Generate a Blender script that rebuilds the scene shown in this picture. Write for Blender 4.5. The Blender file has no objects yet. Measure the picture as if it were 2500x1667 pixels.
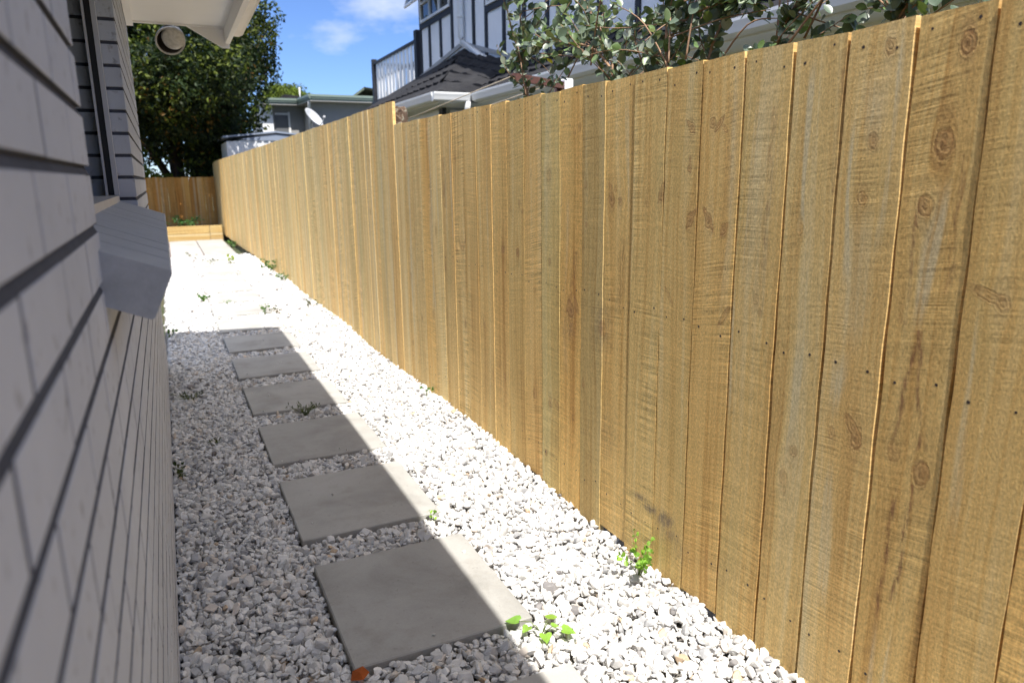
import bpy, math, random
import numpy as np
from mathutils import Vector, Matrix, Euler

random.seed(7)
RNG = np.random.default_rng(11)
rad = math.radians
SC = bpy.context.scene
COL = SC.collection

# ------------------------------------------------------------------ camera
cam_d = bpy.data.cameras.new("camera")
cam = bpy.data.objects.new("camera", cam_d)
COL.objects.link(cam)
cam_d.sensor_width = 36.0
cam_d.lens = 25.40
cam_d.clip_start = 0.02
cam_d.clip_end = 2000
cam_d.dof.use_dof = True
cam_d.dof.focus_distance = 2.35
cam_d.dof.aperture_fstop = 4.0
YAW, PITCH, ROLL = 0.439845, 0.224413, -0.0132056
_f = Vector((math.sin(YAW) * math.cos(PITCH), math.cos(YAW) * math.cos(PITCH), -math.sin(PITCH)))
_r = Vector((math.cos(YAW), -math.sin(YAW), 0))
_u = _r.cross(_f)
_r2 = _r * math.cos(ROLL) + _u * math.sin(ROLL)
_u2 = -_r * math.sin(ROLL) + _u * math.cos(ROLL)
cam.matrix_world = Matrix(((_r2.x, _u2.x, -_f.x, 0), (_r2.y, _u2.y, -_f.y, 0), (_r2.z, _u2.z, -_f.z, 1.25), (0, 0, 0, 1)))
SC.camera = cam

# ------------------------------------------------------------------ sun, sky, exposure
TO_SUN = Vector((-0.20, -1.25, 2.25)).normalized()
sun_d = bpy.data.lights.new("sun", 'SUN')
sun_d.energy = 3.8
sun_d.angle = rad(0.53)
sun_d.color = (1.0, 0.955, 0.88)
sun = bpy.data.objects.new("sun", sun_d)
COL.objects.link(sun)
sun.rotation_euler = TO_SUN.to_track_quat('Z', 'Y').to_euler()
sun.location = (0, -10, 20)

world = bpy.data.worlds.new("World")
SC.world = world
world.use_nodes = True
wn, wl = world.node_tree.nodes, world.node_tree.links
wn.clear()
w_out = wn.new('ShaderNodeOutputWorld')
w_bg = wn.new('ShaderNodeBackground')
w_sky = wn.new('ShaderNodeTexSky')
w_sky.sky_type = 'NISHITA'
w_sky.sun_disc = False
w_sky.sun_elevation = math.asin(TO_SUN.z)
w_sky.sun_rotation = math.atan2(TO_SUN.x, TO_SUN.y)
w_sky.air_density = 1.0
w_sky.altitude = 1500
w_sky.dust_density = 0.0
w_sky.ozone_density = 3.0
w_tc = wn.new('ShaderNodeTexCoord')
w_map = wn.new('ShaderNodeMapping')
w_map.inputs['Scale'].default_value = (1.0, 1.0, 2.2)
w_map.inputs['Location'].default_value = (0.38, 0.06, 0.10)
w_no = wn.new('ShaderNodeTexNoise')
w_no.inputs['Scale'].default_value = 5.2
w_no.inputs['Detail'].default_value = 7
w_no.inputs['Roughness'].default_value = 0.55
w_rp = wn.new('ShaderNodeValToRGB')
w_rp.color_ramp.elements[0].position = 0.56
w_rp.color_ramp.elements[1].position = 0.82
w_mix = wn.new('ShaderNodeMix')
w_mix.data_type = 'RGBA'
wl.new(w_tc.outputs['Generated'], w_map.inputs['Vector'])
wl.new(w_map.outputs[0], w_no.inputs['Vector'])
# unseen bright cloud added overhead to lift shade, thin and sparse towards the horizon
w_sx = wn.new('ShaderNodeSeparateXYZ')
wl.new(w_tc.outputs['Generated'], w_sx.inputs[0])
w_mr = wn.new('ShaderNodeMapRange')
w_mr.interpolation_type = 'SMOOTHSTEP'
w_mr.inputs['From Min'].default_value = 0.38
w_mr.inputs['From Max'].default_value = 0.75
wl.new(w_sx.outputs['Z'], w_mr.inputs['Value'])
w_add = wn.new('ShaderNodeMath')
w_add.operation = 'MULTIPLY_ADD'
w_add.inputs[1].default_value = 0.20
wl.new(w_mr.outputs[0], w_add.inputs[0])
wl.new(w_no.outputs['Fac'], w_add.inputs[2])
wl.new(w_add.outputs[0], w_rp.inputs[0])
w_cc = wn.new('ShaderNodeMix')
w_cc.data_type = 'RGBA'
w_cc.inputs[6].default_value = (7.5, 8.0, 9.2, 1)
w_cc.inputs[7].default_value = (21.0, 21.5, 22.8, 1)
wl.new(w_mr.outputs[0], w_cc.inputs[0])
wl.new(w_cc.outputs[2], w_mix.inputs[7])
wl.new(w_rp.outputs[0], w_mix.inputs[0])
w_tint = wn.new('ShaderNodeMix')
w_tint.data_type = 'RGBA'
w_tint.blend_type = 'MULTIPLY'
w_tint.inputs[0].default_value = 1.0
w_tint.inputs[7].default_value = (0.84, 1.00, 1.36, 1)      # camera white balance on the clear sky
wl.new(w_sky.outputs[0], w_tint.inputs[6])
wl.new(w_tint.outputs[2], w_mix.inputs[6])
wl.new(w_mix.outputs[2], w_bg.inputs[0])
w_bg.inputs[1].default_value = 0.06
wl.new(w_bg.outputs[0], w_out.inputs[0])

SC.view_settings.view_transform = 'Standard'
SC.view_settings.look = 'None'
SC.view_settings.gamma = 1
SC.view_settings.exposure = 1.1
SC.render.engine = 'CYCLES'
SC.cycles.max_bounces = 10
SC.cycles.diffuse_bounces = 6
SC.cycles.caustics_reflective = False
SC.cycles.caustics_refractive = False


# ------------------------------------------------------------------ node helpers
class NT:
    def __init__(s, name):
        s.m = bpy.data.materials.new(name)
        s.m.use_nodes = True
        s.n, s.l = s.m.node_tree.nodes, s.m.node_tree.links
        s.n.clear()
        s.out = s.n.new('ShaderNodeOutputMaterial')
        s.b = s.n.new('ShaderNodeBsdfPrincipled')
        s.l.new(s.b.outputs[0], s.out.inputs[0])

    def set(s, sock, v):
        if hasattr(v, 'links'):
            s.l.new(v, sock)
        else:
            sock.default_value = v

    def inp(s, k, v):
        if isinstance(v, tuple) and len(v) == 3:
            v = (*v, 1)
        s.set(s.b.inputs[k], v)
        return s

    def math(s, op, a, b=0.0, c=0.0, clamp=False):
        n = s.n.new('ShaderNodeMath')
        n.operation = op
        n.use_clamp = clamp
        s.set(n.inputs[0], a); s.set(n.inputs[1], b); s.set(n.inputs[2], c)
        return n.outputs[0]

    def mix(s, f, a, b, mode='MIX'):
        n = s.n.new('ShaderNodeMix')
        n.data_type = 'RGBA'; n.blend_type = mode
        s.set(n.inputs[0], f)
        s.set(n.inputs[6], (*a, 1) if isinstance(a, tuple) and len(a) == 3 else a)
        s.set(n.inputs[7], (*b, 1) if isinstance(b, tuple) and len(b) == 3 else b)
        return n.outputs[2]

    def comb(s, x, y, z):
        n = s.n.new('ShaderNodeCombineXYZ')
        s.set(n.inputs[0], x); s.set(n.inputs[1], y); s.set(n.inputs[2], z)
        return n.outputs[0]

    def sep(s, v):
        n = s.n.new('ShaderNodeSeparateXYZ')
        s.l.new(v, n.inputs[0])
        return n.outputs

    def attr(s, name):
        n = s.n.new('ShaderNodeAttribute')
        n.attribute_name = name
        return n

    def noise(s, vec, scale=1.0, detail=3, rough=0.5, dist=0.0):
        n = s.n.new('ShaderNodeTexNoise')
        if vec is not None:
            s.l.new(vec, n.inputs['Vector'])
        n.inputs['Scale'].default_value = scale
        n.inputs['Detail'].default_value = detail
        n.inputs['Roughness'].default_value = rough
        n.inputs['Distortion'].default_value = dist
        return n.outputs['Fac']

    def ramp(s, f, stops):
        n = s.n.new('ShaderNodeValToRGB')
        e = n.color_ramp.elements
        while len(e) < len(stops):
            e.new(0.5)
        for i, (p, c) in enumerate(stops):
            e[i].position = p
            e[i].color = (*c, 1) if len(c) == 3 else c
        s.l.new(f, n.inputs[0])
        return n.outputs[0]

    def obj(s):
        return s.n.new('ShaderNodeTexCoord').outputs['Object']

    def bump(s, h, strength=1.0, dist=0.001):
        n = s.n.new('ShaderNodeBump')
        n.inputs['Strength'].default_value = strength
        n.inputs['Distance'].default_value = dist
        s.l.new(h, n.inputs['Height'])
        s.l.new(n.outputs[0], s.b.inputs['Normal'])
        return s


def plain(name, col, rough=0.6, var=0.12, scale=6.0, bump=0.0, bscale=80.0, metal=0.0, spec=0.5, detail=4):
    t = NT(name)
    o = t.obj()
    n = t.noise(o, scale, detail, 0.6)
    f = t.ramp(n, [(0.25, (1 - var,) * 3), (0.75, (1 + var,) * 3)])
    t.inp('Base Color', t.mix(1.0, col, f, 'MULTIPLY'))
    t.inp('Roughness', rough).inp('Metallic', metal).inp('Specular IOR Level', spec)
    if bump:
        t.bump(t.noise(o, bscale, 4, 0.65), 1.0, bump)
    return t.m


# ------------------------------------------------------------------ mesh helpers
class MB:
    """Collects shapes and links them as ONE mesh object."""
    def __init__(s):
        s.v, s.f, s.sm = [], [], []
        s.cols = {}
        s.nv = 0

    def add(s, verts, faces, smooth=False, **attrs):
        verts = [tuple(p) for p in verts]
        b = s.nv
        s.v.extend(verts)
        s.nv += len(verts)
        s.f.extend([tuple(i + b for i in f) for f in faces])
        s.sm.extend([smooth] * len(faces))
        for k, c in attrs.items():
            s.cols.setdefault(k, {})
            for i in range(len(verts)):
                s.cols[k][b + i] = c
        return s

    def box(s, a, b, **kw):
        (x0, y0, z0), (x1, y1, z1) = a, b
        v = [(x0, y0, z0), (x1, y0, z0), (x1, y1, z0), (x0, y1, z0), (x0, y0, z1), (x1, y0, z1), (x1, y1, z1), (x0, y1, z1)]
        return s.add(v, [(3, 2, 1, 0), (4, 5, 6, 7), (0, 1, 5, 4), (1, 2, 6, 5), (2, 3, 7, 6), (3, 0, 4, 7)], **kw)

    def bbox(s, a, b, r, **kw):
        """box with chamfered edges"""
        (x0, y0, z0), (x1, y1, z1) = a, b
        v, idx = [], {}
        for ix, (xo, xi) in enumerate(((x0, x0 + r), (x1, x1 - r))):
            for iy, (yo, yi) in enumerate(((y0, y0 + r), (y1, y1 - r))):
                for iz, (zo, zi) in enumerate(((z0, z0 + r), (z1, z1 - r))):
                    idx[(ix, iy, iz)] = len(v)
                    v += [(xo, yi, zi), (xi, yo, zi), (xi, yi, zo)]
        g = lambda i, j, k, a_: idx[(i, j, k)] + a_
        f = []
        for q in (0, 1):
            l = [g(q, 0, 0, 0), g(q, 1, 0, 0), g(q, 1, 1, 0), g(q, 0, 1, 0)]; f.append(l if q else l[::-1])
            l = [g(0, q, 0, 1), g(1, q, 0, 1), g(1, q, 1, 1), g(0, q, 1, 1)]; f.append(l[::-1] if q else l)
            l = [g(0, 0, q, 2), g(1, 0, q, 2), g(1, 1, q, 2), g(0, 1, q, 2)]; f.append(l if q else l[::-1])
        for i in (0, 1):
            for j in (0, 1):
                f.append([g(i, j, 0, 0), g(i, j, 0, 1), g(i, j, 1, 1), g(i, j, 1, 0)])
                f.append([g(i, 0, j, 0), g(i, 0, j, 2), g(i, 1, j, 2), g(i, 1, j, 0)])
                f.append([g(0, i, j, 1), g(0, i, j, 2), g(1, i, j, 2), g(1, i, j, 1)])
        for k in idx:
            f.append([idx[k], idx[k] + 1, idx[k] + 2])
        return s.add(v, f, **kw)

    def poly(s, pts, thick, n=None, **kw):
        """flat polygon given real thickness along n"""
        pts = [Vector(p) for p in pts]
        if n is None:
            n = (pts[1] - pts[0]).cross(pts[2] - pts[0]).normalized()
        n = Vector(n) * thick
        k = len(pts)
        v = pts + [p - n for p in pts]
        f = [tuple(range(k)), tuple(range(2 * k - 1, k - 1, -1))]
        for i in range(k):
            j = (i + 1) % k
            f.append((i, i + k, j + k, j))
        return s.add(v, f, **kw)

    def tube(s, path, radii, seg=8, cap=True, smooth=True, **kw):
        path = [Vector(p) for p in path]
        if not hasattr(radii, '__len__'):
            radii = [radii] * len(path)
        v, f = [], []
        up = Vector((0.13, 0.31, 0.94))
        for i, p in enumerate(path):
            d = (path[min(i + 1, len(path) - 1)] - path[max(i - 1, 0)]).normalized()
            a = d.cross(up)
            if a.length < 1e-3:
                a = d.cross(Vector((1, 0, 0)))
            a.normalize()
            b = d.cross(a)
            for j in range(seg):
                t = 2 * math.pi * j / seg
                v.append(p + (a * math.cos(t) + b * math.sin(t)) * radii[i])
        for i in range(len(path) - 1):
            for j in range(seg):
                k = (j + 1) % seg
                f.append((i * seg + j, i * seg + k, (i + 1) * seg + k, (i + 1) * seg + j))
        if cap:
            f.append(tuple(range(seg))[::-1])
            f.append(tuple(range((len(path) - 1) * seg, len(path) * seg)))
        return s.add(v, f, smooth, **kw)

    def build(s, name, mat, parent=None, origin=None):
        me = bpy.data.meshes.new(name)
        if parent is not None:
            o0 = Vector(parent['_o']) if '_o' in parent else Vector((0, 0, 0))
        else:
            o0 = Vector(origin) if origin else Vector((0, 0, 0))
        me.from_pydata([(p[0] - o0.x, p[1] - o0.y, p[2] - o0.z) for p in s.v], [], s.f)
        me.polygons.foreach_set('use_smooth', s.sm)
        for k, d in s.cols.items():
            at = me.color_attributes.new(k, 'FLOAT_COLOR', 'POINT')
            arr = np.ones((s.nv, 4), dtype=np.float32)
            for i, c in d.items():
                arr[i, :len(c)] = c
            at.data.foreach_set('color', arr.ravel())
        me.update()
        me.materials.append(mat)
        return link(name, me, parent, o0)


ORIG = {}


def link(name, me, parent, o0):
    o = bpy.data.objects.new(name, me)
    COL.objects.link(o)
    if parent is not None:
        o.parent = parent
    else:
        o.location = o0
    o['_o'] = tuple(o0)
    return o


def tag(o, label=None, cat=None, group=None, kind=None):
    if label: o['label'] = label
    if cat: o['category'] = cat
    if group: o['group'] = group
    if kind: o['kind'] = kind
    return o


def thing(name, label, cat, loc, group=None):
    o = bpy.data.objects.new(name, None)
    COL.objects.link(o)
    o.location = loc
    o.empty_display_size = 0.1
    o['_o'] = tuple(loc)
    return tag(o, label, cat, group)


def np_mesh(name, V, F, mat, attrs=None, smooth=False, parent=None, origin=(0, 0, 0)):
    """numpy verts (n,3), faces (m,k) of one size k"""
    o0 = Vector(parent['_o']) if parent is not None else Vector(origin)
    V = np.asarray(V, dtype=np.float32) - np.array(o0, dtype=np.float32)
    F = np.asarray(F, dtype=np.int32)
    k = F.shape[1]
    me = bpy.data.meshes.new(name)
    me.vertices.add(len(V)); me.vertices.foreach_set('co', V.ravel())
    me.loops.add(F.size); me.loops.foreach_set('vertex_index', F.ravel())
    me.polygons.add(len(F))
    me.polygons.foreach_set('loop_start', np.arange(0, F.size, k, dtype=np.int32))
    me.polygons.foreach_set('loop_total', np.full(len(F), k, dtype=np.int32))
    me.polygons.foreach_set('use_smooth', np.full(len(F), smooth, dtype=bool))
    for kk, A in (attrs or {}).items():
        A = np.asarray(A, dtype=np.float32)
        if A.shape[1] == 3:
            A = np.hstack([A, np.ones((len(A), 1), dtype=np.float32)])
        me.color_attributes.new(kk, 'FLOAT_COLOR', 'POINT').data.foreach_set('color', A.ravel())
    me.update(calc_edges=True)
    me.validate()
    me.materials.append(mat)
    return link(name, me, parent, o0)


# ------------------------------------------------------------------ materials
def make_wood(name, warm=1.0):
    t = NT(name)
    A, B, T = t.attr('wa'), t.attr('wb'), t.attr('tone')
    gu, tt, rn = t.sep(A.outputs['Vector'])
    knot = A.outputs['Alpha']
    pale, red, dark = t.sep(B.outputs['Vector'])
    kr = B.outputs['Alpha']
    m = t.math
    r40 = m('MULTIPLY', rn, 40.0)
    n1 = t.noise(t.comb(m('MULTIPLY', gu, 70.0), m('MULTIPLY', tt, 0.9), r40), 1, 5, 0.6)
    n2 = t.noise(t.comb(m('MULTIPLY', gu, 17.0), m('MULTIPLY', tt, 0.55), m('ADD', r40, 9.0)), 1, 3, 0.5)
    n3 = t.noise(t.comb(m('MULTIPLY', gu, 420.0), m('MULTIPLY', tt, 70.0), r40), 1, 4, 0.7)
    ss = T.outputs['Alpha']
    tilt = m('ADD', tt, m('MULTIPLY', ss, m('MULTIPLY_ADD', rn, 0.30, -0.08)))
    n4 = t.noise(t.comb(m('MULTIPLY', ss, 5.0), m('MULTIPLY', tilt, 175.0), r40), 1, 2, 0.6)
    n4b = t.noise(t.comb(m('MULTIPLY', ss, 2.0), m('MULTIPLY', tilt, 30.0), r40), 1, 2, 0.5)
    n5 = t.noise(t.comb(m('MULTIPLY', gu, 12.0), m('MULTIPLY', tt, 3.0), m('ADD', r40, 3.0)), 1, 3, 0.5)
    n6 = t.noise(t.comb(m('MULTIPLY', gu, 5.0), m('MULTIPLY', tt, 1.3), m('ADD', r40, 21.0)), 1, 4, 0.6)
    g = m('ADD', m('MULTIPLY', n1, 0.55), m('MULTIPLY', n2, 0.45))
    col = t.ramp(g, [(0.31, (0.46, 0.255, 0.084)), (0.43, (0.65, 0.42, 0.158)), (0.52, (0.735, 0.515, 0.212)), (0.66, (0.78, 0.60, 0.30))])
    col = t.mix(m('MULTIPLY', m('SUBTRACT', n6, 0.54, clamp=True), 3.0, clamp=True), col, (0.55, 0.415, 0.175))
    col = t.mix(1.0, col, T.outputs['Color'], 'MULTIPLY')
    pk = m('MULTIPLY', m('SUBTRACT', n2, 0.60, clamp=True), 4.0, clamp=True)
    col = t.mix(m('MULTIPLY', pk, 0.5), col, (0.58, 0.525, 0.36))
    pm = m('MULTIPLY', pale, m('MULTIPLY', m('SUBTRACT', n1, 0.30, clamp=True), 3.4, clamp=True))
    col = t.mix(m('MINIMUM', pm, 0.62), col, (0.60, 0.545, 0.375))
    n9 = t.noise(t.comb(m('MULTIPLY', gu, 150.0), m('MULTIPLY', tt, 28.0), r40), 1, 4, 0.7)
    rm = m('MULTIPLY', red, m('MULTIPLY', m('SUBTRACT', n9, 0.40, clamp=True), 4.2, clamp=True))
    col = t.mix(m('MINIMUM', rm, 0.72), col, (0.20, 0.085, 0.048))
    dm = m('MULTIPLY', dark, m('MULTIPLY', m('SUBTRACT', n9, 0.36, clamp=True), 4.0, clamp=True))
    col = t.mix(m('MINIMUM', dm, 0.72), col, (0.15, 0.13, 0.125))
    # knots: dark core, paler ring, dark rim
    n8 = t.noise(t.comb(m('MULTIPLY', ss, 170.0), m('MULTIPLY', tt, 110.0), r40), 1, 3, 0.6)
    krn = m('ADD', kr, m('MULTIPLY', m('SUBTRACT', n8, 0.5), 0.85))
    kcol = t.ramp(m('MULTIPLY', krn, 0.5), [(0.03, (0.16, 0.075, 0.030)), (0.16, (0.36, 0.195, 0.080)), (0.30, (0.50, 0.30, 0.125)), (0.42, (0.38, 0.205, 0.082)), (0.48, (0.22, 0.105, 0.040)), (0.60, (0.52, 0.33, 0.140))])
    ring = m('SINE', m('MULTIPLY', krn, 11.0))
    kmask = m('MULTIPLY', m('MULTIPLY', m('SUBTRACT', 1.35, krn, clamp=True), 2.4, clamp=True), m('MULTIPLY', knot, 0.95, clamp=True))
    col = t.mix(m('MULTIPLY', kmask, 0.68, clamp=True), col, kcol)
    rnd2 = m('FRACT', m('MULTIPLY', rn, 7.31))
    sawm = m('MULTIPLY', m('MULTIPLY', m('SUBTRACT', n5, 0.36, clamp=True), 3.5, clamp=True), m('MULTIPLY_ADD', rnd2, 1.5, 0.12))
    n7 = t.noise(t.comb(m('MULTIPLY', ss, 210.0), m('MULTIPLY', tt, 130.0), m('ADD', r40, 5.0)), 1, 3, 0.7)
    v = m('ADD', m('MULTIPLY', m('SUBTRACT', n3, 0.5), 0.6), m('MULTIPLY', m('MULTIPLY', m('SUBTRACT', n4, 0.5), 1.5), sawm))
    v = m('ADD', v, m('MULTIPLY', m('SUBTRACT', n7, 0.5), 1.35))
    v = m('ADD', v, m('MULTIPLY', m('SUBTRACT', n4b, 0.5), 0.12))
    v = m('ADD', v, 1.0)
    vc = t.comb(v, v, v)
    col = t.mix(1.0, col, vc, 'MULTIPLY')
    t.inp('Base Color', col).inp('Roughness', 0.78).inp('Specular IOR Level', 0.25)
    h = m('ADD', m('ADD', m('MULTIPLY', n7, 0.7), m('MULTIPLY', n3, 0.40)), m('MULTIPLY', m('MULTIPLY', n4, sawm), 0.55))
    h = m('ADD', h, m('MULTIPLY', n4b, 0.25))
    h = m('ADD', h, m('MULTIPLY', m('MULTIPLY', ring, knot), 0.3))
    t.bump(h, 0.8, 0.0011)
    return t.m


M = {}
M['wood'] = make_wood('treated_pine')

t = NT('white_stone')
a = t.attr('tint')
o = t.obj()
n = t.noise(o, 60, 4, 0.6)
n2 = t.noise(o, 260, 3, 0.6)
c = t.mix(1.0, a.outputs['Color'], t.ramp(n, [(0.3, (0.86, 0.86, 0.86)), (0.7, (1.05, 1.05, 1.05))]), 'MULTIPLY')
t.inp('Base Color', c).inp('Roughness', 0.62).inp('Specular IOR Level', 0.35)
t.bump(n2, 0.5, 0.0012)
M['stone'] = t.m

t = NT('cast_concrete')
oi = t.n.new('ShaderNodeObjectInfo')
va = t.n.new('ShaderNodeVectorMath')
va.operation = 'ADD'
t.l.new(t.obj(), va.inputs[0])
rr0 = t.math('MULTIPLY', oi.outputs['Random'], 37.0)
t.l.new(t.comb(rr0, rr0, 0.0), va.inputs[1])
o = va.outputs[0]
n = t.noise(o, 3.2, 6, 0.62, 0.5)
n2 = t.noise(o, 180, 4, 0.7)
n3 = t.noise(o, 9.0, 5, 0.65)
n4 = t.noise(o, 55, 3, 0.6)
c = t.ramp(n, [(0.30, (0.300, 0.293, 0.275)), (0.5, (0.378, 0.371, 0.352)), (0.68, (0.42, 0.412, 0.392))])
c = t.mix(t.math('MULTIPLY', t.math('SUBTRACT', n3, 0.55, clamp=True), 3.0, clamp=True), c, (0.285, 0.270, 0.240))
c = t.mix(t.math('MULTIPLY', t.math('SUBTRACT', 0.36, n4, clamp=True), 5.0, clamp=True), c, (0.23, 0.22, 0.20))
v = t.math('ADD', t.math('MULTIPLY_ADD', n2, 0.24, 0.88), t.math('MULTIPLY_ADD', oi.outputs['Random'], 0.12, -0.06))
c = t.mix(1.0, c, t.comb(v, v, v), 'MULTIPLY')
t.inp('Base Color', c).inp('Roughness', 0.85).inp('Specular IOR Level', 0.25)
t.bump(n2, 0.5, 0.0006)
M['concrete'] = t.m

t = NT('grit_ground')
o = t.obj()
n = t.noise(o, 90, 5, 0.7)
t.inp('Base Color', t.ramp(n, [(0.3, (0.10, 0.09, 0.08)), (0.7, (0.26, 0.245, 0.22))])).inp('Roughness', 0.95)
t.bump(n, 1.0, 0.006)
M['grit'] = t.m

t = NT('dirt_and_lawn')
o = t.obj()
n = t.noise(o, 1.2, 6, 0.7)
t.inp('Base Color', t.ramp(n, [(0.35, (0.035, 0.06, 0.016)), (0.62, (0.10, 0.085, 0.045))])).inp('Roughness', 0.95)
t.bump(t.noise(o, 25, 4, 0.7), 1.0, 0.03)
M['ground'] = t.m
M['soil'] = plain('garden_soil', (0.045, 0.032, 0.022), 0.95, 0.5, 14, 0.012, 40)

t = NT('painted_block')
o = t.obj()
n = t.noise(o, 3.0, 4, 0.6)
n2 = t.noise(o, 130, 4, 0.72)
n3 = t.noise(o, 34, 3, 0.55)
c = t.ramp(n, [(0.3, (0.465, 0.490, 0.545)), (0.7, (0.535, 0.560, 0.615))])
pit = t.math('MULTIPLY', t.math('SUBTRACT', 0.40, n3, clamp=True), 6.0, clamp=True)
c = t.mix(t.math('MULTIPLY', pit, 0.7), c, (0.19, 0.18, 0.18))
t.inp('Base Color', c).inp('Roughness', 0.8).inp('Specular IOR Level', 0.3)
h = t.math('SUBTRACT', t.math('MULTIPLY', n2, 0.5), t.math('MULTIPLY', pit, 0.8))
t.bump(h, 0.8, 0.0018)
M['block'] = t.m
M['mortar'] = plain('grey_mortar', (0.066, 0.071, 0.090), 0.95, 0.25, 20, 0.002, 150)
t = NT('grey_sill_block')
o = t.obj()
n = t.noise(t.comb(t.math('MULTIPLY', t.sep(o)[0], 30), t.math('MULTIPLY', t.sep(o)[1], 90), t.math('MULTIPLY', t.sep(o)[2], 30)), 1, 5, 0.7)
t.inp('Base Color', t.ramp(n, [(0.3, (0.37, 0.385, 0.41)), (0.7, (0.47, 0.485, 0.51))])).inp('Roughness', 0.8)
t.bump(n, 0.7, 0.0018)
M['sill'] = t.m
M['alu'] = plain('window_aluminium', (0.58, 0.58, 0.60), 0.45, 0.05, 8)
M['black'] = plain('gap_shade_black', (0.008, 0.008, 0.009), 0.6, 0.1, 20)  # near-black that paints the shade inside narrow gaps
M['soffit'] = plain('soffit_paint', (0.88, 0.87, 0.85), 0.65, 0.03, 2.5)
M['gutter_cream'] = plain('cream_gutter_paint', (0.68, 0.63, 0.56), 0.4, 0.04, 4)
M['own_roof'] = plain('roof_steel', (0.12, 0.12, 0.125), 0.5, 0.1, 5)
t = NT('window_glass')
t.inp('Base Color', (0.012, 0.015, 0.018)).inp('Roughness', 0.03).inp('Specular IOR Level', 0.9)
t.bump(t.noise(t.obj(), 1.2, 2, 0.4), 0.2, 0.004)
M['glass'] = t.m
t = NT('sash_glass')
t.inp('Base Color', (0.10, 0.15, 0.22)).inp('Roughness', 0.04).inp('Specular IOR Level', 0.9)
t.bump(t.noise(t.obj(), 1.5, 2, 0.4), 0.2, 0.004)
M['glass_blue'] = t.m
M['white_wall'] = plain('white_render', (0.83, 0.845, 0.87), 0.75, 0.06, 2.0, 0.002, 60)
M['white_paint'] = plain('white_gloss_paint', (0.82, 0.82, 0.81), 0.35, 0.03, 4)
M['dark_timber'] = plain('dark_stained_timber', (0.016, 0.017, 0.023), 0.55, 0.25, 9, 0.001, 90)
t = NT('charcoal_tile')
o = t.obj()
n = t.noise(o, 4, 5, 0.65)
t.inp('Base Color', t.ramp(n, [(0.3, (0.019, 0.019, 0.022)), (0.7, (0.040, 0.040, 0.043))])).inp('Roughness', 0.85).inp('Specular IOR Level', 0.08)
t.bump(t.noise(o, 70, 3, 0.6), 0.6, 0.004)
M['tile'] = t.m
M['green_tile'] = plain('green_roof_tile', (0.10, 0.125, 0.085), 0.8, 0.3, 5, 0.01, 12)
M['green_gutter'] = plain('sage_gutter_paint', (0.20, 0.255, 0.215), 0.45, 0.06, 3)
M['grey_wall'] = plain('grey_render', (0.33, 0.325, 0.315), 0.8, 0.1, 1.6, 0.003, 40)
M['door_grey'] = plain('grey_door_paint', (0.13, 0.135, 0.145), 0.5, 0.08, 3)
M['shed_white'] = plain('white_shed_steel', (0.72, 0.73, 0.74), 0.45, 0.04, 3)
M['shed_blue'] = plain('blue_grey_trim', (0.24, 0.28, 0.36), 0.45, 0.05, 3)
M['dish'] = plain('dish_grey', (0.46, 0.47, 0.49), 0.6, 0.05, 3)
M['red_brick'] = plain('red_brick', (0.12, 0.035, 0.026), 0.85, 0.25, 14, 0.002, 60)
M['brown_steel'] = plain('brown_coated_steel', (0.135, 0.062, 0.048), 0.5, 0.15, 10)
M['line_wire'] = plain('pale_line_wire', (0.52, 0.44, 0.33), 0.6, 0.1, 10)
M['lamp_shell'] = plain('brown_lamp_shell', (0.055, 0.045, 0.04), 0.4, 0.1, 10)
M['lamp_rim'] = plain('grey_lamp_rim', (0.58, 0.56, 0.53), 0.4, 0.08, 10)
t = NT('ribbed_lens')
o = t.obj()
n = t.noise(o, 60, 2, 0.5)
t.inp('Base Color', t.ramp(n, [(0.3, (0.42, 0.41, 0.37)), (0.7, (0.58, 0.56, 0.52))])).inp('Roughness', 0.25)
M['lens'] = t.m
t = NT('lichen_post_bark')
o = t.obj()
n = t.noise(o, 26, 5, 0.75, 0.6)
n2 = t.noise(o, 60, 4, 0.7)
t.inp('Base Color', t.ramp(n, [(0.35, (0.035, 0.022, 0.015)), (0.52, (0.16, 0.10, 0.065)), (0.60, (0.33, 0.31, 0.235)), (0.75, (0.50, 0.49, 0.40))])).inp('Roughness', 0.95)
t.bump(t.math('ADD', n, n2), 1.0, 0.014)
M['bark_lichen'] = t.m
M['trunk'] = plain('tree_bark', (0.06, 0.036, 0.024), 0.95, 0.4, 9, 0.02, 25)
M['twig'] = plain('feijoa_twig', (0.30, 0.185, 0.115), 0.8, 0.35, 18, 0.001, 120)
M['stem'] = plain('green_stem', (0.12, 0.17, 0.04), 0.7, 0.2, 20)
M['rust'] = plain('rust_steel', (0.05, 0.038, 0.034), 0.7, 0.3, 50)


def leaf_mat(name, rough=0.45, transl=0.25, spec=0.5):
    t = NT(name)
    a = t.attr('tint')
    n = t.noise(t.obj(), 30, 3, 0.6)
    c = t.mix(1.0, a.outputs['Color'], t.ramp(n, [(0.3, (0.8, 0.8, 0.8)), (0.7, (1.15, 1.15, 1.15))]), 'MULTIPLY')
    t.inp('Base Color', c).inp('Roughness', rough).inp('Specular IOR Level', spec)
    tr = t.n.new('ShaderNodeBsdfTranslucent')
    t.l.new(t.mix(1.0, c, (1.3, 1.45, 0.55), 'MULTIPLY'), tr.inputs[0])
    ms = t.n.new('ShaderNodeMixShader')
    ms.inputs[0].default_value = transl
    t.l.new(t.b.outputs[0], ms.inputs[1]); t.l.new(tr.outputs[0], ms.inputs[2])
    t.l.new(ms.outputs[0], t.out.inputs[0])
    return t.m


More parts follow.
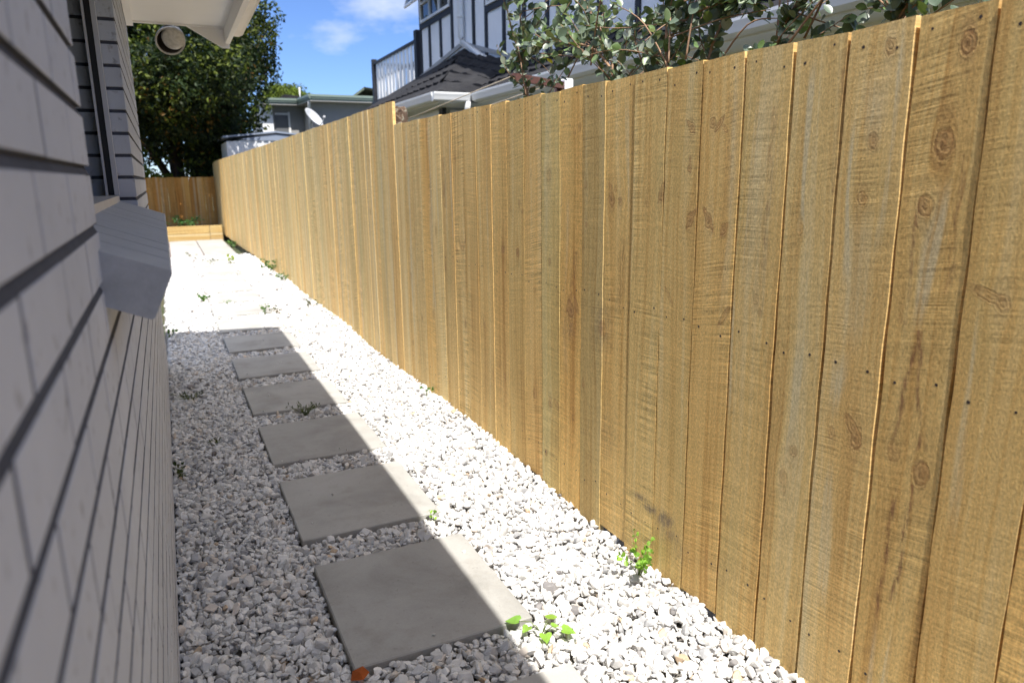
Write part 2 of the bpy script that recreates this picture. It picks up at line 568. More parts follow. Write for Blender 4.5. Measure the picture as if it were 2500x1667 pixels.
M['leaf'] = leaf_mat('tree_leaf', 0.55, 0.22, 0.22)
M['feijoa'] = leaf_mat('feijoa_leaf', 0.38, 0.15)
M['weed'] = leaf_mat('weed_leaf', 0.5, 0.35)
M['dry'] = leaf_mat('dry_leaf', 0.7, 0.2, 0.2)

# ------------------------------------------------------------------ ground
g = MB()
R_ = 400.0
xs = [-R_, -8, 1.55, 1.75, 8, R_]
g.add([(-R_, -R_, -0.075), (R_, -R_, -0.075), (R_, R_, -0.075), (-R_, R_, -0.075)], [(0, 1, 2, 3)])
tag(g.build('ground', M['ground']), kind='structure')
# grit bed of the path (sits above the ground under the stones)
g = MB()
g.box((-0.11, -4.0, -0.071), (1.42, 13.42, -0.036))
tag(g.build('path', M['grit']), kind='structure')

# ------------------------------------------------------------------ pavers
PAV_Y = [-0.68, 0.095, 0.885, 1.673, 2.445, 3.227, 4.016, 4.819, 5.632, 6.44, 7.25, 8.06, 8.87, 9.68, 10.49, 11.30, 12.15]
PX0, PX1, PL = 0.320, 0.842, 0.570
labels = {
    2: 'grey concrete paver cut off by the bottom edge of the photo',
    3: 'largest whole grey paver, nearest the camera with a heart leaved seedling at its corner',
    4: 'shadow crossed grey paver with a tiny green sprout at its sunlit near right corner',
    5: 'third whole paver from the camera, shadow crossed, with dark weed tuft along its far edge',
    6: 'shadow crossed paver just beyond the dark weed tuft that grows between two pavers',
    7: 'shadow crossed paver second before the end of the house shadow, two beyond the weed tuft',
    8: 'last paver lying mostly in shade, next to the end of the house shadow',
    9: 'paver on which the house shadow ends, its near strip grey and the rest bright',
    10: 'first fully sunlit paver beyond the shadow, with upright weed on its right',
    11: 'second fully sunlit paver beyond the shadow, with small crumbs of weed on its near edge',
    12: 'third fully sunlit paver beyond the shadow, beside round green weed at its left corner',
    13: 'fourth fully sunlit paver beyond the shadow end, bare and pale',
    14: 'sunlit paver third from the slab landing at the end of the path',
    15: 'sunlit paver second from the slab landing at the end of the path',
    16: 'sunlit paver nearest the slab landing at the end of the path',
}
for k, y0 in enumerate(PAV_Y):
    if k < 2:
        continue
    dx, dy, dz = random.uniform(-.004, .004), random.uniform(-.003, .003), random.uniform(-.002, .002)
    if k == 3: dx, dy, dz = 0, 0, 0.002
    b = MB().bbox((PX0 + dx, y0 + dy, -0.052), (PX1 + dx, y0 + dy + PL, 0.0 + dz), 0.0035)
    o = b.build('paver', M['concrete'], origin=(PX0 + .26, y0 + PL / 2, -0.05))
    tag(o, labels[k], 'paver', 'stepping pavers along the gravel path')

# landing of four slabs at the end of the path
ld = thing('paved_landing', 'landing of large pale concrete slabs between the gravel and the timber edging', 'paving', (0.5, 15.2, -0.07))
for i, (x0, x1) in enumerate(((-1.05, 0.004), (0.016, 0.53), (0.542, 1.06))):
    for (y0, y1) in ((13.46, 15.12), (15.135, 16.93)):
        MB().bbox((x0, y0, -0.05), (x1, y1, 0.0 + 0.002 * i), 0.006).build('slab', M['concrete'], ld)
tag(MB().box((-1.1, 13.40, -0.069), (1.075, 17.0, -0.02)).build('landing_bed', M['red_brick'], ld))

# ------------------------------------------------------------------ gravel
import itertools


def ico(sub):
    import bmesh
    bm = bmesh.new()
    bmesh.ops.create_icosphere(bm, subdivisions=sub, radius=1.0)
    V = np.array([v.co[:] for v in bm.verts]); F = np.array([[v.index for v in f.verts] for f in bm.faces])
    bm.free()
    return V, F


def stone_variants(sub, n, rng):
    V0, F = ico(sub)
    out = []
    for _ in range(n):
        V = V0.copy()
        for _k in range(rng.integers(7, 11)):
            d = rng.normal(size=3); d /= np.linalg.norm(d)
            h = rng.uniform(0.34, 0.80)
            p = V @ d
            ex = np.clip(p - h, 0, None)
            V = V - ex[:, None] * d * 0.97
        V *= np.array([1.0, rng.uniform(0.62, 0.9), rng.uniform(0.45, 0.72)])
        V /= np.abs(V).max()
        out.append(V)
    return out, F


def rot_mats(n, rng, tilt=0.55):
    az = rng.uniform(0, 2 * np.pi, n); a = rng.normal(0, tilt, n); b = rng.normal(0, tilt, n)
    ca, sa = np.cos(az), np.sin(az)
    Rz = np.zeros((n, 3, 3)); Rz[:, 0, 0] = ca; Rz[:, 0, 1] = -sa; Rz[:, 1, 0] = sa; Rz[:, 1, 1] = ca; Rz[:, 2, 2] = 1
    Rx = np.zeros((n, 3, 3)); Rx[:, 0, 0] = 1; Rx[:, 1, 1] = np.cos(a); Rx[:, 1, 2] = -np.sin(a); Rx[:, 2, 1] = np.sin(a); Rx[:, 2, 2] = np.cos(a)
    Ry = np.zeros((n, 3, 3)); Ry[:, 1, 1] = 1; Ry[:, 0, 0] = np.cos(b); Ry[:, 0, 2] = np.sin(b); Ry[:, 2, 0] = -np.sin(b); Ry[:, 2, 2] = np.cos(b)
    return Rz @ Rx @ Ry


def fence_x(y):
    return float(np.interp(y, [-5, 9.0, 12.3, 15.2, 18.6], [1.32, 1.32, 1.265, 1.185, 1.115]))


def gravel_h(x, y):
    h = -0.016 + 0.0045 * np.sin(3.1 * x + 1.7 * y) * np.sin(2.3 * y - 1.1 * x + 1)
    h = h + 0.030 * np.clip((x - 1.08) / 0.22, 0, 1) ** 1.5 * (0.7 + 0.5 * np.sin(y * 2.1 + 0.5))
    h = h - 0.004 * np.clip((0.12 - x) / 0.2, 0, 1)
    return h


def scatter(y0, y1, sp, layer_dz, rng, size):
    xs_ = np.arange(-0.095, 1.345, sp); ys_ = np.arange(y0, y1, sp)
    X, Y = np.meshgrid(xs_, ys_)
    X = (X + (np.arange(len(ys_)) % 2)[:, None] * sp * .5).ravel(); Y = Y.ravel()
    X = X + rng.uniform(-.46, .46, X.shape) * sp; Y = Y + rng.uniform(-.46, .46, Y.shape) * sp
    fx = np.interp(Y, [-5, 9.0, 12.3, 15.2, 18.6], [1.32, 1.32, 1.265, 1.185, 1.115])
    ok = (X < fx - 0.001) & (X > -0.088)
    for p in PAV_Y[2:]:
        mgn = 0.004
        ok &= ~((X > PX0 - mgn) & (X < PX1 + mgn) & (Y > p - mgn) & (Y < p + PL + mgn))
    X, Y = X[ok], Y[ok]
    n = len(X)
    Z = gravel_h(X, Y) + layer_dz + rng.normal(0, 0.0045, n)
    S = size * np.clip(rng.lognormal(0, 0.32, n), 0.5, 2.0)
    # stones that lie close to a paver are smaller so that they do not climb on it
    for p in PAV_Y[2:]:
        near = (X > PX0 - .02) & (X < PX1 + .02) & (Y > p - .02) & (Y < p + PL + .02)
        S[near] *= 0.82; Z[near] -= 0.007
    return np.stack([X, Y, Z], 1), S


def tints(n, rng):
    base = rng.uniform(0.55, 0.77, n)
    C = np.stack([base, base * 0.985, base * 0.96], 1)
    k = rng.random(n)
    C[k < 0.15] *= rng.uniform(0.62, 0.82, ((k < 0.15).sum(), 1)) * np.array([0.97, 0.99, 1.04])
    s = (k > 0.15) & (k < 0.19); C[s] *= np.array([0.93, 0.85, 0.78])
    s = (k > 0.19) & (k < 0.196); C[s] *= np.array([0.85, 0.66, 0.48])
    s = (k > 0.20) & (k < 0.215); C[s] *= np.array([0.34, 0.33, 0.34])
    return C


def lay(P, S, variants, F, rng):
    n = len(P)
    nv = len(variants[0])
    VV = np.stack(variants)[rng.integers(0, len(variants), n)]          # n,nv,3
    R = rot_mats(n, rng)
    W = np.einsum('nij,nvj->nvi', R, VV * S[:, None, None]) + P[:, None, :]
    FF = (F[None] + (np.arange(n) * nv)[:, None, None]).reshape(-1, 3)
    C = np.repeat(tints(n, rng), nv, axis=0)
    return W.reshape(-1, 3), FF, C


hi, FH = stone_variants(2, 26, RNG)
lo, FL = stone_variants(1, 26, RNG)
parts = []
for (y0, y1, sp, dz, size, vs, ff) in (
        (-0.6, 0.75, 0.0215, 0.0, 0.0150, lo, FL),
        (0.75, 3.1, 0.0180, 0.0, 0.0129, hi, FH), (0.75, 3.1, 0.0215, -0.013, 0.0142, lo, FL),
        (3.1, 6.6, 0.0188, 0.0, 0.0133, lo, FL), (3.1, 6.6, 0.024, -0.013, 0.0148, lo, FL),
        (6.6, 13.42, 0.0240, 0.0, 0.0168, lo, FL), (6.6, 13.42, 0.040, -0.014, 0.019, lo, FL)):
    P, S = scatter(y0, y1, sp, dz, RNG, size)
    parts.append(lay(P, S, vs, ff, RNG))
# a few pebbles kicked on to the pavers
pp = []
for p in PAV_Y[2:12]:
    for _ in range(RNG.integers(2, 6)):
        e = RNG.random()
        px = PX0 + (RNG.uniform(.01, .06) if e < .35 else RNG.uniform(.46, .51) if e < .7 else RNG.uniform(.05, .48))
        pp.append((px, p + (RNG.uniform(.0, .05) if RNG.random() < .5 else RNG.uniform(.05, .55)), .005))
parts.append(lay(np.array(pp), RNG.uniform(.004, .009, len(pp)), lo, FL, RNG))
off = 0
Vs, Fs, Cs = [], [], []
for V, F, C in parts:
    Vs.append(V); Fs.append(F + off); Cs.append(C); off += len(V)
tag(np_mesh('gravel', np.vstack(Vs), np.vstack(Fs), M['stone'], {'tint': np.vstack(Cs)}),
    'loose white and grey crushed stone gravel filling the path', 'gravel', kind='stuff')

# ------------------------------------------------------------------ paling fences
EDGES = [v * 0.8865 for v in (5.037, 4.854, 4.648, 4.481, 4.309, 4.113, 3.92, 3.747, 3.571, 3.379, 3.199, 3.017, 2.845, 2.675, 2.499,
                              2.336, 2.153, 1.978, 1.805, 1.629, 1.453, 1.289, 1.116, 0.946)]
while EDGES[-1] > -3.6:
    EDGES.append(EDGES[-1] - random.uniform(0.150, 0.158))
# knots seen on the near boards: (y, z, radius, strength)
KNOTS = [(0.888, 1.471, .017, 1.1), (0.912, 1.298, .022, .9), (0.935, 1.185, .018, .8), (0.880, 0.655, .021, .9), (0.945, 0.680, .018, .5),
         (1.042, 1.488, .014, .6), (1.062, 1.311, .013, .6), (1.076, 1.195, .013, .6), (1.034, .676, .018, .9), (1.10, .672, .012, .6),
         (1.236, 1.121, .012, .4), (1.204, .590, .014, .6), (1.230, .512, .016, .5), (1.553, 1.378, .013, .7), (1.551, 1.125, .016, .8),
         (1.492, 1.108, .013, .7), (1.637, 1.372, .013, .7), (1.64, 1.265, .009, .8), (1.628, 1.125, .017, .8), (1.757, 1.190, .016, .8),
         (1.832, 1.166, .011, .4), (2.03, 1.172, .02, .9), (1.98, 1.166, .012, .6), (2.889, .939, .015, 1.0), (2.741, .937, .017, .9), (3.364, .914, .022, .6),
         (2.72, 1.144, .012, .7), (2.46, 1.25, .02, .5), (2.289, .765, .026, 1.0), (2.07, .735, .024, .6), (2.59, .36, .018, .7), (2.45, .363, .02, .6),
         (3.845, .488, .02, .6), (3.354, .523, .016, .8), (0.765, 1.02, .014, .4), (3.75, .97, .018, .7), (2.19, 1.22, .012, .5), (1.36, .94, .012, .4)]
# pale grey streaks: (y, z0, z1, half width, strength)
PALE = [(0.917, 1.24, .93, .011, .95), (1.030, 1.52, 1.06, .010, .75), (1.100, 1.36, .98, .009, .85), (1.065, 1.47, 1.28, .028, .5), (1.230, 1.50, 1.10, .008, .9),
        (1.095, .88, .70, .024, .8), (1.085, .62, .22, .014, .7), (0.945, .30, -.1, .012, .7), (0.90, .30, -.1, .012, .7), (1.40, 1.45, .95, .008, .6),
        (1.43, .98, .6, .010, .5), (3.82, 1.57, .5, .03, .7), (3.72, 1.57, .9, .012, .5), (4.22, 1.57, .3, .03, .6), (3.5, 1.5, .9, .012, .7), (1.21, .88, .55, .012, .55),
        (0.80, 1.0, .55, .010, .5), (1.95, 1.5, 1.1, .010, .4), (2.32, 1.2, .5, .01, .5), (3.05, 1.45, .7, .012, .5), (1.075, 1.2, .85, .03, .35)]
# reddish streaks along lines: (y0,z0,y1,z1, half width, strength)
RED = [(0.932, .607, .941, .292, .0055, .9), (0.896, .625, .908, .348, .0055, .9), (0.919, .945, .950, .70, .006, .8), (0.917, .945, .890, .70, .005, .7),
       (0.945, 1.20, .955, .95, .009, .55), (0.87, 1.28, .872, 1.02, .006, .5), (1.955, 1.05, 1.97, .8, .02, .4), (1.34, 1.4, 1.345, .9, .012, .4), (2.25, .98, 2.30, .78, .02, .55),
       (1.15, 1.5, 1.15, 1.2, .012, .3), (1.48, 1.45, 1.49, .9, .02, .3), (3.60, 1.35, 3.60, 1.1, .03, .5)]
# spike knots cut lengthwise: (y, z, half length, half width, angle, strength); angle 0 runs along +y
SPIKES = [(1.640, 1.375, .024, .007, .75, .8), (1.527, 1.374, .026, .007, -.85, .85), (1.505, 1.362, .014, .006, .8, .7), (1.626, 1.126, .034, .007, -.95 + 3.14, .9),
          (1.552, 1.130, .036, .008, .95, .9), (1.487, 1.108, .020, .008, -.9 + 3.14, .8), (2.03, 1.195, .034, .008, 1.2, .85), (1.985, 1.165, .012, .007, .9, .6),
          (1.762, 1.20, .030, .009, 1.9, .8), (1.636, 1.273, .022, .005, 1.45, .8), (1.47, .88, .034, .008, 2.2, .7), (1.71, .90, .028, .006, .9, .6),
          (0.79, 1.03, .034, .010, .35, .6), (2.25, .79, .030, .012, 1.1, .9), (2.31, .78, .028, .010, 2.0, .9), (1.045, .70, .030, .012, .9, .7), (2.40, .37, .024, .012, .5, .5),
          (3.34, .93, .028, .008, 2.0, .7), (3.40, .92, .028, .008, 1.15, .7), (2.885, .36, .016, .006, 1.5, .6), (1.225, .50, .03, .006, 1.5, .4)]
# dirt: (y, z, ry, rz, strength)
DIRT = [(1.83, .212, .035, .012, 1.0), (1.77, .195, .035, .014, 1.1), (1.69, .19, .04, .026, 1.3), (1.66, .15, .05, .03, .6), (1.62, .12, .06, .05, .35), (2.03, .35, .05, .10, .25), (1.45, .14, .09, .05, .2), (3.0, .3, .2, .12, .18), (1.10, .04, .1, .05, .25), (2.30, .70, .05, .05, .3), (2.08, .74, .06, .08, .4)]


def paling_mesh(boards, frame, rng, knots=(), nails=None):
    """boards: list of dict(a,b,z0,z1,res,tone,off,rot,H); frame(s, z, depth)->world; depth>0 is towards the viewer side"""
    V, F, WA, WB, TN = [], [], [], [], []
    base = 0
    for bd in boards:
        a, b, z0, z1, res = bd['a'], bd['b'], bd['z0'], bd['z1'], bd['res']
        w = b - a
        ns = max(2, int(round(w / res)) + 1); nt_ = max(3, int(round((z1 - z0) / (res * 1.2))) + 1)
        s = np.linspace(0, w, ns); tt = np.linspace(z0, z1, nt_)
        S_, T_ = np.meshgrid(s, tt)
        Y_ = a + S_
        rnd = rng.random()
        # ragged long edges
        e0 = 0.0012 * np.sin(T_ * 9 + rnd * 40) + 0.0008 * np.sin(T_ * 31 + rnd * 11)
        e1 = 0.0012 * np.sin(T_ * 7 + rnd * 23) + 0.0008 * np.sin(T_ * 27 + rnd * 51)
        Yw = Y_ + e0 * (1 - S_ / w) + e1 * (S_ / w)
        topz = 0.004 * np.sin(rnd * 60) * (S_ / w - 0.5) * (T_ >= z1 - 1e-6)
        gu = S_ + 0.010 * np.sin(T_ * 1.9 + rnd * 30) + 0.004 * np.sin(T_ * 5.3 + rnd * 70)
        knot = np.zeros_like(S_); kr = np.full_like(S_, 3.0); pale = np.zeros_like(S_); red = np.zeros_like(S_); dark = np.zeros_like(S_)
        mine = [k for k in knots if a - .005 < k[0] < b + .005]
        if bd.get('rk', True):
            for _ in range(rng.integers(0, 4)):
                mine.append((a + rng.uniform(0.1, 0.9) * w, rng.uniform(z0 + .1, z1 - .08), rng.uniform(.007, .014), rng.uniform(.35, .9)))
        zz = T_
        for (ky, kz, kR, ks) in mine:
            kR = kR * .85
            dy_, dz_ = Y_ - ky, (zz - kz) / 1.3
            ang = np.arctan2(dz_, dy_)
            r = np.sqrt(dy_ ** 2 + dz_ ** 2) * (1 + 0.07 * np.sin(2 * ang + kz * 40) + 0.035 * np.sin(5 * ang + ky * 90))
            gu = gu - dy_ * (kR * 1.35) ** 2 / (dy_ ** 2 + ((zz - kz) / 2.6) ** 2 + (kR * 1.0) ** 2)
            kk = np.clip((1.6 - r / kR) * 3, 0, 1) * ks
            knot = np.maximum(knot, kk); kr = np.minimum(kr, r / kR)
            red = np.maximum(red, 0.5 * ks * np.exp(-(dy_ / (kR * 1.3)) ** 2 - ((zz - kz) / (kR * 4)) ** 2))
        disp = gu - S_ - 0.010 * np.sin(T_ * 1.9 + rnd * 30) - 0.004 * np.sin(T_ * 5.3 + rnd * 70)
        if bd.get('det'):
            for (sy_, sz_, sl_, sw2, sa_, st) in SPIKES:
                if a - .02 < sy_ < b + .02:
                    p_ = (Y_ - sy_) * math.cos(sa_) + (zz - sz_) * math.sin(sa_)
                    q_ = -(Y_ - sy_) * math.sin(sa_) + (zz - sz_) * math.cos(sa_)
                    rr_s = np.sqrt((p_ / sl_) ** 2 + (q_ / sw2) ** 2)
                    knot = np.maximum(knot, np.clip((1.6 - rr_s) * 3, 0, 1) * st)
                    kr = np.minimum(kr, rr_s * .9 + .12)
                    red = np.maximum(red, .7 * st * np.exp(-((rr_s - 1.0) / .35) ** 2))
            for (py, pa, pb, hw, st) in PALE:
                if a - .03 < py < b + .03:
                    d = (Y_ + disp * .9 - py - 0.006 * np.sin(zz * 7 + py * 50)) / (hw * (0.8 + 0.35 * np.sin(zz * 11 + py * 9)))
                    m_ = np.exp(-d ** 4) * np.clip((pa - zz) / .08, 0, 1) * np.clip((zz - pb) / .08, 0, 1)
                    pale = np.maximum(pale, m_ * st)
            for (ya, za, yb, zb, hw, st) in RED:
                if a - .03 < (ya + yb) / 2 < b + .03:
                    q = np.clip((zz - za) / (zb - za), 0, 1)
                    yc = ya + (yb - ya) * q + 0.003 * np.sin(zz * 40)
                    m_ = np.exp(-((Y_ - yc) / hw) ** 2) * ((zz < za) & (zz > zb)) * (0.85 + 0.15 * np.sin(zz * 60 + ya * 80))
                    red = np.maximum(red, m_ * st * 1.5)
            for (dy0, dz0, ry, rz, st) in DIRT:
                m_ = np.exp(-((Y_ - dy0) / ry) ** 2 - ((zz - dz0 + (Y_ - dy0) * .12) / rz) ** 2)
                dark = np.maximum(dark, m_ * st)
        else:
            for _ in range(rng.integers(0, 3)):
                py = a + rng.uniform(0, w); hw = rng.uniform(.006, .022)
                pale = np.maximum(pale, np.exp(-((Y_ - py) / hw) ** 4) * rng.uniform(.2, .7))
        # darker grey-brown towards the very foot
        dark = np.maximum(dark, 0.28 * np.exp(-np.clip(zz - z0, 0, None) / .03))
        wa = np.stack([gu + rnd * 3.0, T_ + rnd * 5, np.full_like(S_, rnd), knot], -1)
        wb = np.stack([pale, red, dark, kr], -1)
        dep = bd['off'] + bd['rot'] * (S_ - w / 2)
        Pf = frame(Yw, T_ + topz, dep)                       # nt,ns,3
        Pb = frame(Yw, T_ + topz, dep - bd.get('th', .019))
        n = ns * nt_
        idx = np.arange(n).reshape(nt_, ns)
        V.append(Pf.reshape(-1, 3)); V.append(Pb.reshape(-1, 3))
        for _ in range(2):
            WA.append(wa.reshape(-1, 4)); WB.append(wb.reshape(-1, 4))
            TN.append(np.hstack([np.tile(np.array(bd['tone']), (n, 1)), (S_ + rnd * 7).reshape(-1, 1)]))
        q = np.stack([idx[:-1, :-1], idx[1:, :-1], idx[1:, 1:], idx[:-1, 1:]], -1).reshape(-1, 4)
        F.append(q + base); F.append(q[:, ::-1] + base + n)
        for e in (idx[:, 0], idx[::-1, -1], idx[-1, :], idx[0, ::-1]):
            F.append(np.stack([e[:-1], e[:-1] + n, e[1:] + n, e[1:]], -1)[:, ::-1] + base)
        base += 2 * n
    return np.vstack(V), np.vstack(F), {'wa': np.vstack(WA), 'wb': np.vstack(WB), 'tone': np.vstack(TN)}


def side_frame(Y, Z, d):
    X = np.interp(Y, [-5, 9.0, 12.3, 15.2, 18.6], [1.32, 1.32, 1.265, 1.185, 1.115]) - d
    return np.stack([X + 0 * Y, Y, Z], -1)


TONES = [(1.0, 1.0, 1.0), (0.94, 0.97, 0.98), (1.06, 1.04, 1.0), (0.97, 0.92, 0.86), (1.02, 1.05, 1.10), (0.90, 0.94, 0.96), (1.08, 1.02, 0.92)]
NEAR_TONE = {0: (1.05, 1.1, 1.2), 1: (1.0, 1.0, 1.0), 2: (1.0, 1.06, 1.15), 3: (1.05, .98, .85), 4: (1.06, 1.12, 1.22), 5: (1.0, 1.0, 1.0), 6: (1.02, 1.04, 1.06), 7: (.98, .97, .95),
             8: (1.02, 1.02, 1.0), 9: (1.04, 1.02, .97), 10: (.92, .92, .88), 11: (1.03, 1.0, .95), 12: (.92, .98, .97), 13: (1.06, 1.0, .88), 14: (.80, .83, .84),
             15: (1.0, .98, .92), 16: (.97, .99, .98), 17: (.96, .96, .93), 18: (.99, .96, .90), 19: (.97, .97, .95), 20: (.94, .96, .98), 21: (.97, .97, .97), 22: (.95, .94, .90),
             23: (.97, .95, .90)}
fence = thing('fence', 'long honey coloured timber paling fence along the right side of the path', 'fence', (1.33, 4.0, -0.05))
low, tall = [], []
for i in range(len(EDGES) - 1):
    b, a = EDGES[i], EDGES[i + 1]
    gap = random.choice([0.0032, 0.004, 0.005, 0.006])
    gap = {17: .006, 18: .0065, 19: .0085, 20: .009, 21: .009, 22: .006, 23: .006}.get(i, gap)
    zt = float(np.interp((a + b) / 2, [-3, .84, 4.4], [1.515, 1.530, 1.567])) + random.uniform(-.002, .003)
    low.append(dict(a=a + gap / 2, b=b - gap / 2, z0=random.choice([-.03, -.03, -.025, -.02, .004]), z1=zt, res=.0034 if (a + b) / 2 < 2.2 else .006,
                    tone=tuple(1 + 1.15 * (c - 1) for c in NEAR_TONE.get(i, random.choice(TONES))), off=random.uniform(-.0018, .0018), rot=random.uniform(-.010, .010),
                    det=True, rk=(a + b) / 2 > 1.9))
    if a < 0.2:
        low[-1]['res'] = .04
y = EDGES[0] + 0.002
k = 0
while y < 18.45:
    w = random.uniform(.145, .160)
    zt = float(np.interp(y, [4.4, 9.0, 12.5, 17.0, 18.2, 18.5], [1.703, 1.706, 1.690, 1.672, 1.655, 1.60])) + random.uniform(-.003, .003)
    z0 = float(np.interp(y, [4, 11.5, 12.5, 18], [-.02, -.02, .035, .085])) + random.uniform(-.012, .012)
    gap = random.choice([0.003, 0.004, 0.005])
    tone = random.choice(TONES)
    tall.append(dict(a=y, b=y + w - gap, z0=z0, z1=zt, res=.011 if y < 7 else .02, tone=tuple(1.05 * c for c in tone), off=random.uniform(-.0028, .0028) + (.006 if k == 0 else 0),
                     rot=random.uniform(-.012, .012), det=False))
    y += w; k += 1
V, F, A_ = paling_mesh(low, side_frame, RNG, KNOTS)
tag(np_mesh('low_paling_panel', V, F, M['wood'], A_, parent=fence), 'nearer lower run of rough sawn palings')
V, F, A_ = paling_mesh(tall, side_frame, RNG)
tag(np_mesh('tall_paling_panel', V, F, M['wood'], A_, parent=fence), 'farther taller run of palings beyond the step')


def rail_box(y0, y1, z0, z1, x0=.020, x1=.065):
    b = dict(a=y0, b=y1, z0=z0, z1=z1, res=.2, tone=(.95, .95, .95), off=-x0, rot=0.0, th=x1 - x0, rk=False)
    return b


for (ya, yb, zr) in ((-3.5, 4.42, 1.44), (-3.5, 4.42, .80), (-3.5, 4.42, .13), (4.72, 9.0, 1.56), (4.72, 9.0, .82), (4.72, 9.0, .15), (9.0, 18.4, 1.53), (9.0, 18.4, .8), (9.0, 18.4, .18)):
    V, F, A_ = paling_mesh([rail_box(ya, yb, zr, zr + .09)], side_frame, RNG)
    np_mesh('rail', V, F, M['wood'], A_, parent=fence)
for yp in (-1.8, 0.55, 2.6, 6.6, 8.9, 11.2, 13.5, 15.8, 18.3):
    V, F, A_ = paling_mesh([dict(a=yp, b=yp + .1, z0=-.07, z1=1.44, res=.1, tone=(.9, .92, .9), off=-.068, rot=0.0, th=.1, rk=False)], side_frame, RNG)
    np_mesh('post', V, F, M['wood'], A_, parent=fence)
# nails: three rows, two per board, on the boards near enough to show them
nb = MB()
for i, bd in enumerate(low):
    if bd['a'] < .6:
        continue
    for zr in (bd['z1'] - .035, .838, .150):
        for s_ in (.2, .8):
            yy = bd['a'] + (bd['b'] - bd['a']) * s_ + random.uniform(-.008, .008)
            zz = zr + random.uniform(-.016, .016)
            xx = 1.32 - bd['off'] - bd['rot'] * (yy - (bd['a'] + bd['b']) / 2)
            nb.tube([(xx + .002, yy, zz), (xx - .0003, yy, zz)], random.choice([.0028, .0034, .0038]), 7, smooth=False)
tag(nb.build('nail', M['rust'], fence), 'rows of dark nail heads', kind='stuff')
# old round post behind the step of the fence
pst = MB()
ring = []
for zz, r in ((-.07, .060), (.6, .058), (1.2, .056), (1.50, .053), (1.60, .054), (1.665, .052), (1.682, .044)):
    ring.append((zz, r))
seg = 18
v, f = [], []
for (zz, r) in ring:
    for j in range(seg):
        tt = 2 * math.pi * j / seg
        rr = r * (1 + .05 * math.sin(3 * tt + zz * 9) + .04 * math.sin(7 * tt + zz * 31))
        v.append((1.402 + rr * math.cos(tt), 4.61 + rr * math.sin(tt), zz + .006 * math.sin(5 * tt)))
for i in range(len(ring) - 1):
    for j in range(seg):
        k2 = (j + 1) % seg
        f.append((i * seg + j, i * seg + k2, (i + 1) * seg + k2, (i + 1) * seg + j))
v.append((1.402, 4.61, 1.685))
for j in range(seg):
    f.append(((len(ring) - 1) * seg + j, (len(ring) - 1) * seg + (j + 1) % seg, len(v) - 1))
pst.add(v, f, True)
tag(pst.build('fence_post', M['bark_lichen'], origin=(1.402, 4.61, -.07)), 'old round lichen covered post standing behind the step in the paling fence', 'post')


def back_frame(S, Z, d):
    return np.stack([S, np.full_like(S, 18.3) - d, Z], -1)


bf = thing('fence', 'lower brown paling fence closing the far end of the path under the dark tree', 'fence', (0.0, 18.3, 0.25))
bs = []
x = -4.0
while x < 1.10:
    w = random.uniform(.145, .16)
    w = min(w, 1.112 - x) if x + w > 1.112 else w
    if w < .03: break
    bs.append(dict(a=x, b=x + w - .004, z0=.24, z1=1.325 + random.uniform(-.006, .006), res=.03, tone=random.choice([(.80, .62, .40), (.66, .50, .32), (.92, .72, .46), (.74, .52, .30)]),
                   off=random.uniform(-.008, .008), rot=0.0, det=False))
    x += w
V, F, A_ = paling_mesh(bs, back_frame, RNG)
np_mesh('paling_panel', V, F, M['wood'], A_, parent=bf)
for zr in (.45, 1.15):
    V, F, A_ = paling_mesh([dict(a=-4.0, b=1.1, z0=zr, z1=zr + .09, res=.3, tone=(.9, .9, .9), off=-.028, rot=0, th=.045, rk=False)], back_frame, RNG)
    np_mesh('rail', V, F, M['wood'], A_, parent=bf)

# timber sleeper edging with soil behind it
sl = thing('timber_edging', 'low wall of stacked pale timber sleepers between the slab landing and the brown fence', 'retaining wall', (0.0, 17.05, -0.07))


def slf(S, Z, d):
    return np.stack([S, np.full_like(S, 17.02) - d, Z], -1)


for (a, b, z0, z1) in ((-3.0, .83, -.06, .142), (.838, 1.09, -.06, .142), (-3.0, .83, .147, .305), (.838, 1.09, .147, .305)):
    V, F, A_ = paling_mesh([dict(a=z0, b=z1, z0=a, z1=b, res=.03, tone=(.68, .70, .70), off=0, rot=0, th=.05, det=False)], lambda S, Z, d: np.stack([Z, np.full_like(S, 17.02) - d, S], -1), RNG)
    np_mesh('sleeper', V, F[:, ::-1], M['wood'], A_, parent=sl)
tag(MB().box((-3.4, 17.075, -.07), (1.10, 18.27, .262)).build('garden_soil', M['soil']), kind='structure')

# ------------------------------------------------------------------ the house on the left
WX = -0.093
house = thing('house', 'grey painted block house close on the left with white eave and recessed window', 'house', (-2.0, 0.5, -.07))
CO = 0.082
zj = [1.348 - CO * k for k in range(-12, 18)]
zj = sorted(z for z in zj if -.1 < z < 2.18)
blocks = MB()
BL = 0.235


def lay_course(mb, axis, fixed, s0, s1, z0, z1, off, depth):
    s = s0 - off
    while s < s1:
        a, b = max(s + .0046, s0), min(s + BL - .0046, s1)
        if b - a > .01:
            dd = random.uniform(0, .001)
            if axis == 'Y':
                mb.bbox((fixed - depth, a, z0), (fixed + dd, b, z1), .0016)
            else:
                mb.bbox((a, fixed + dd, z0), (b, fixed + depth, z1), .0045)
        s += BL


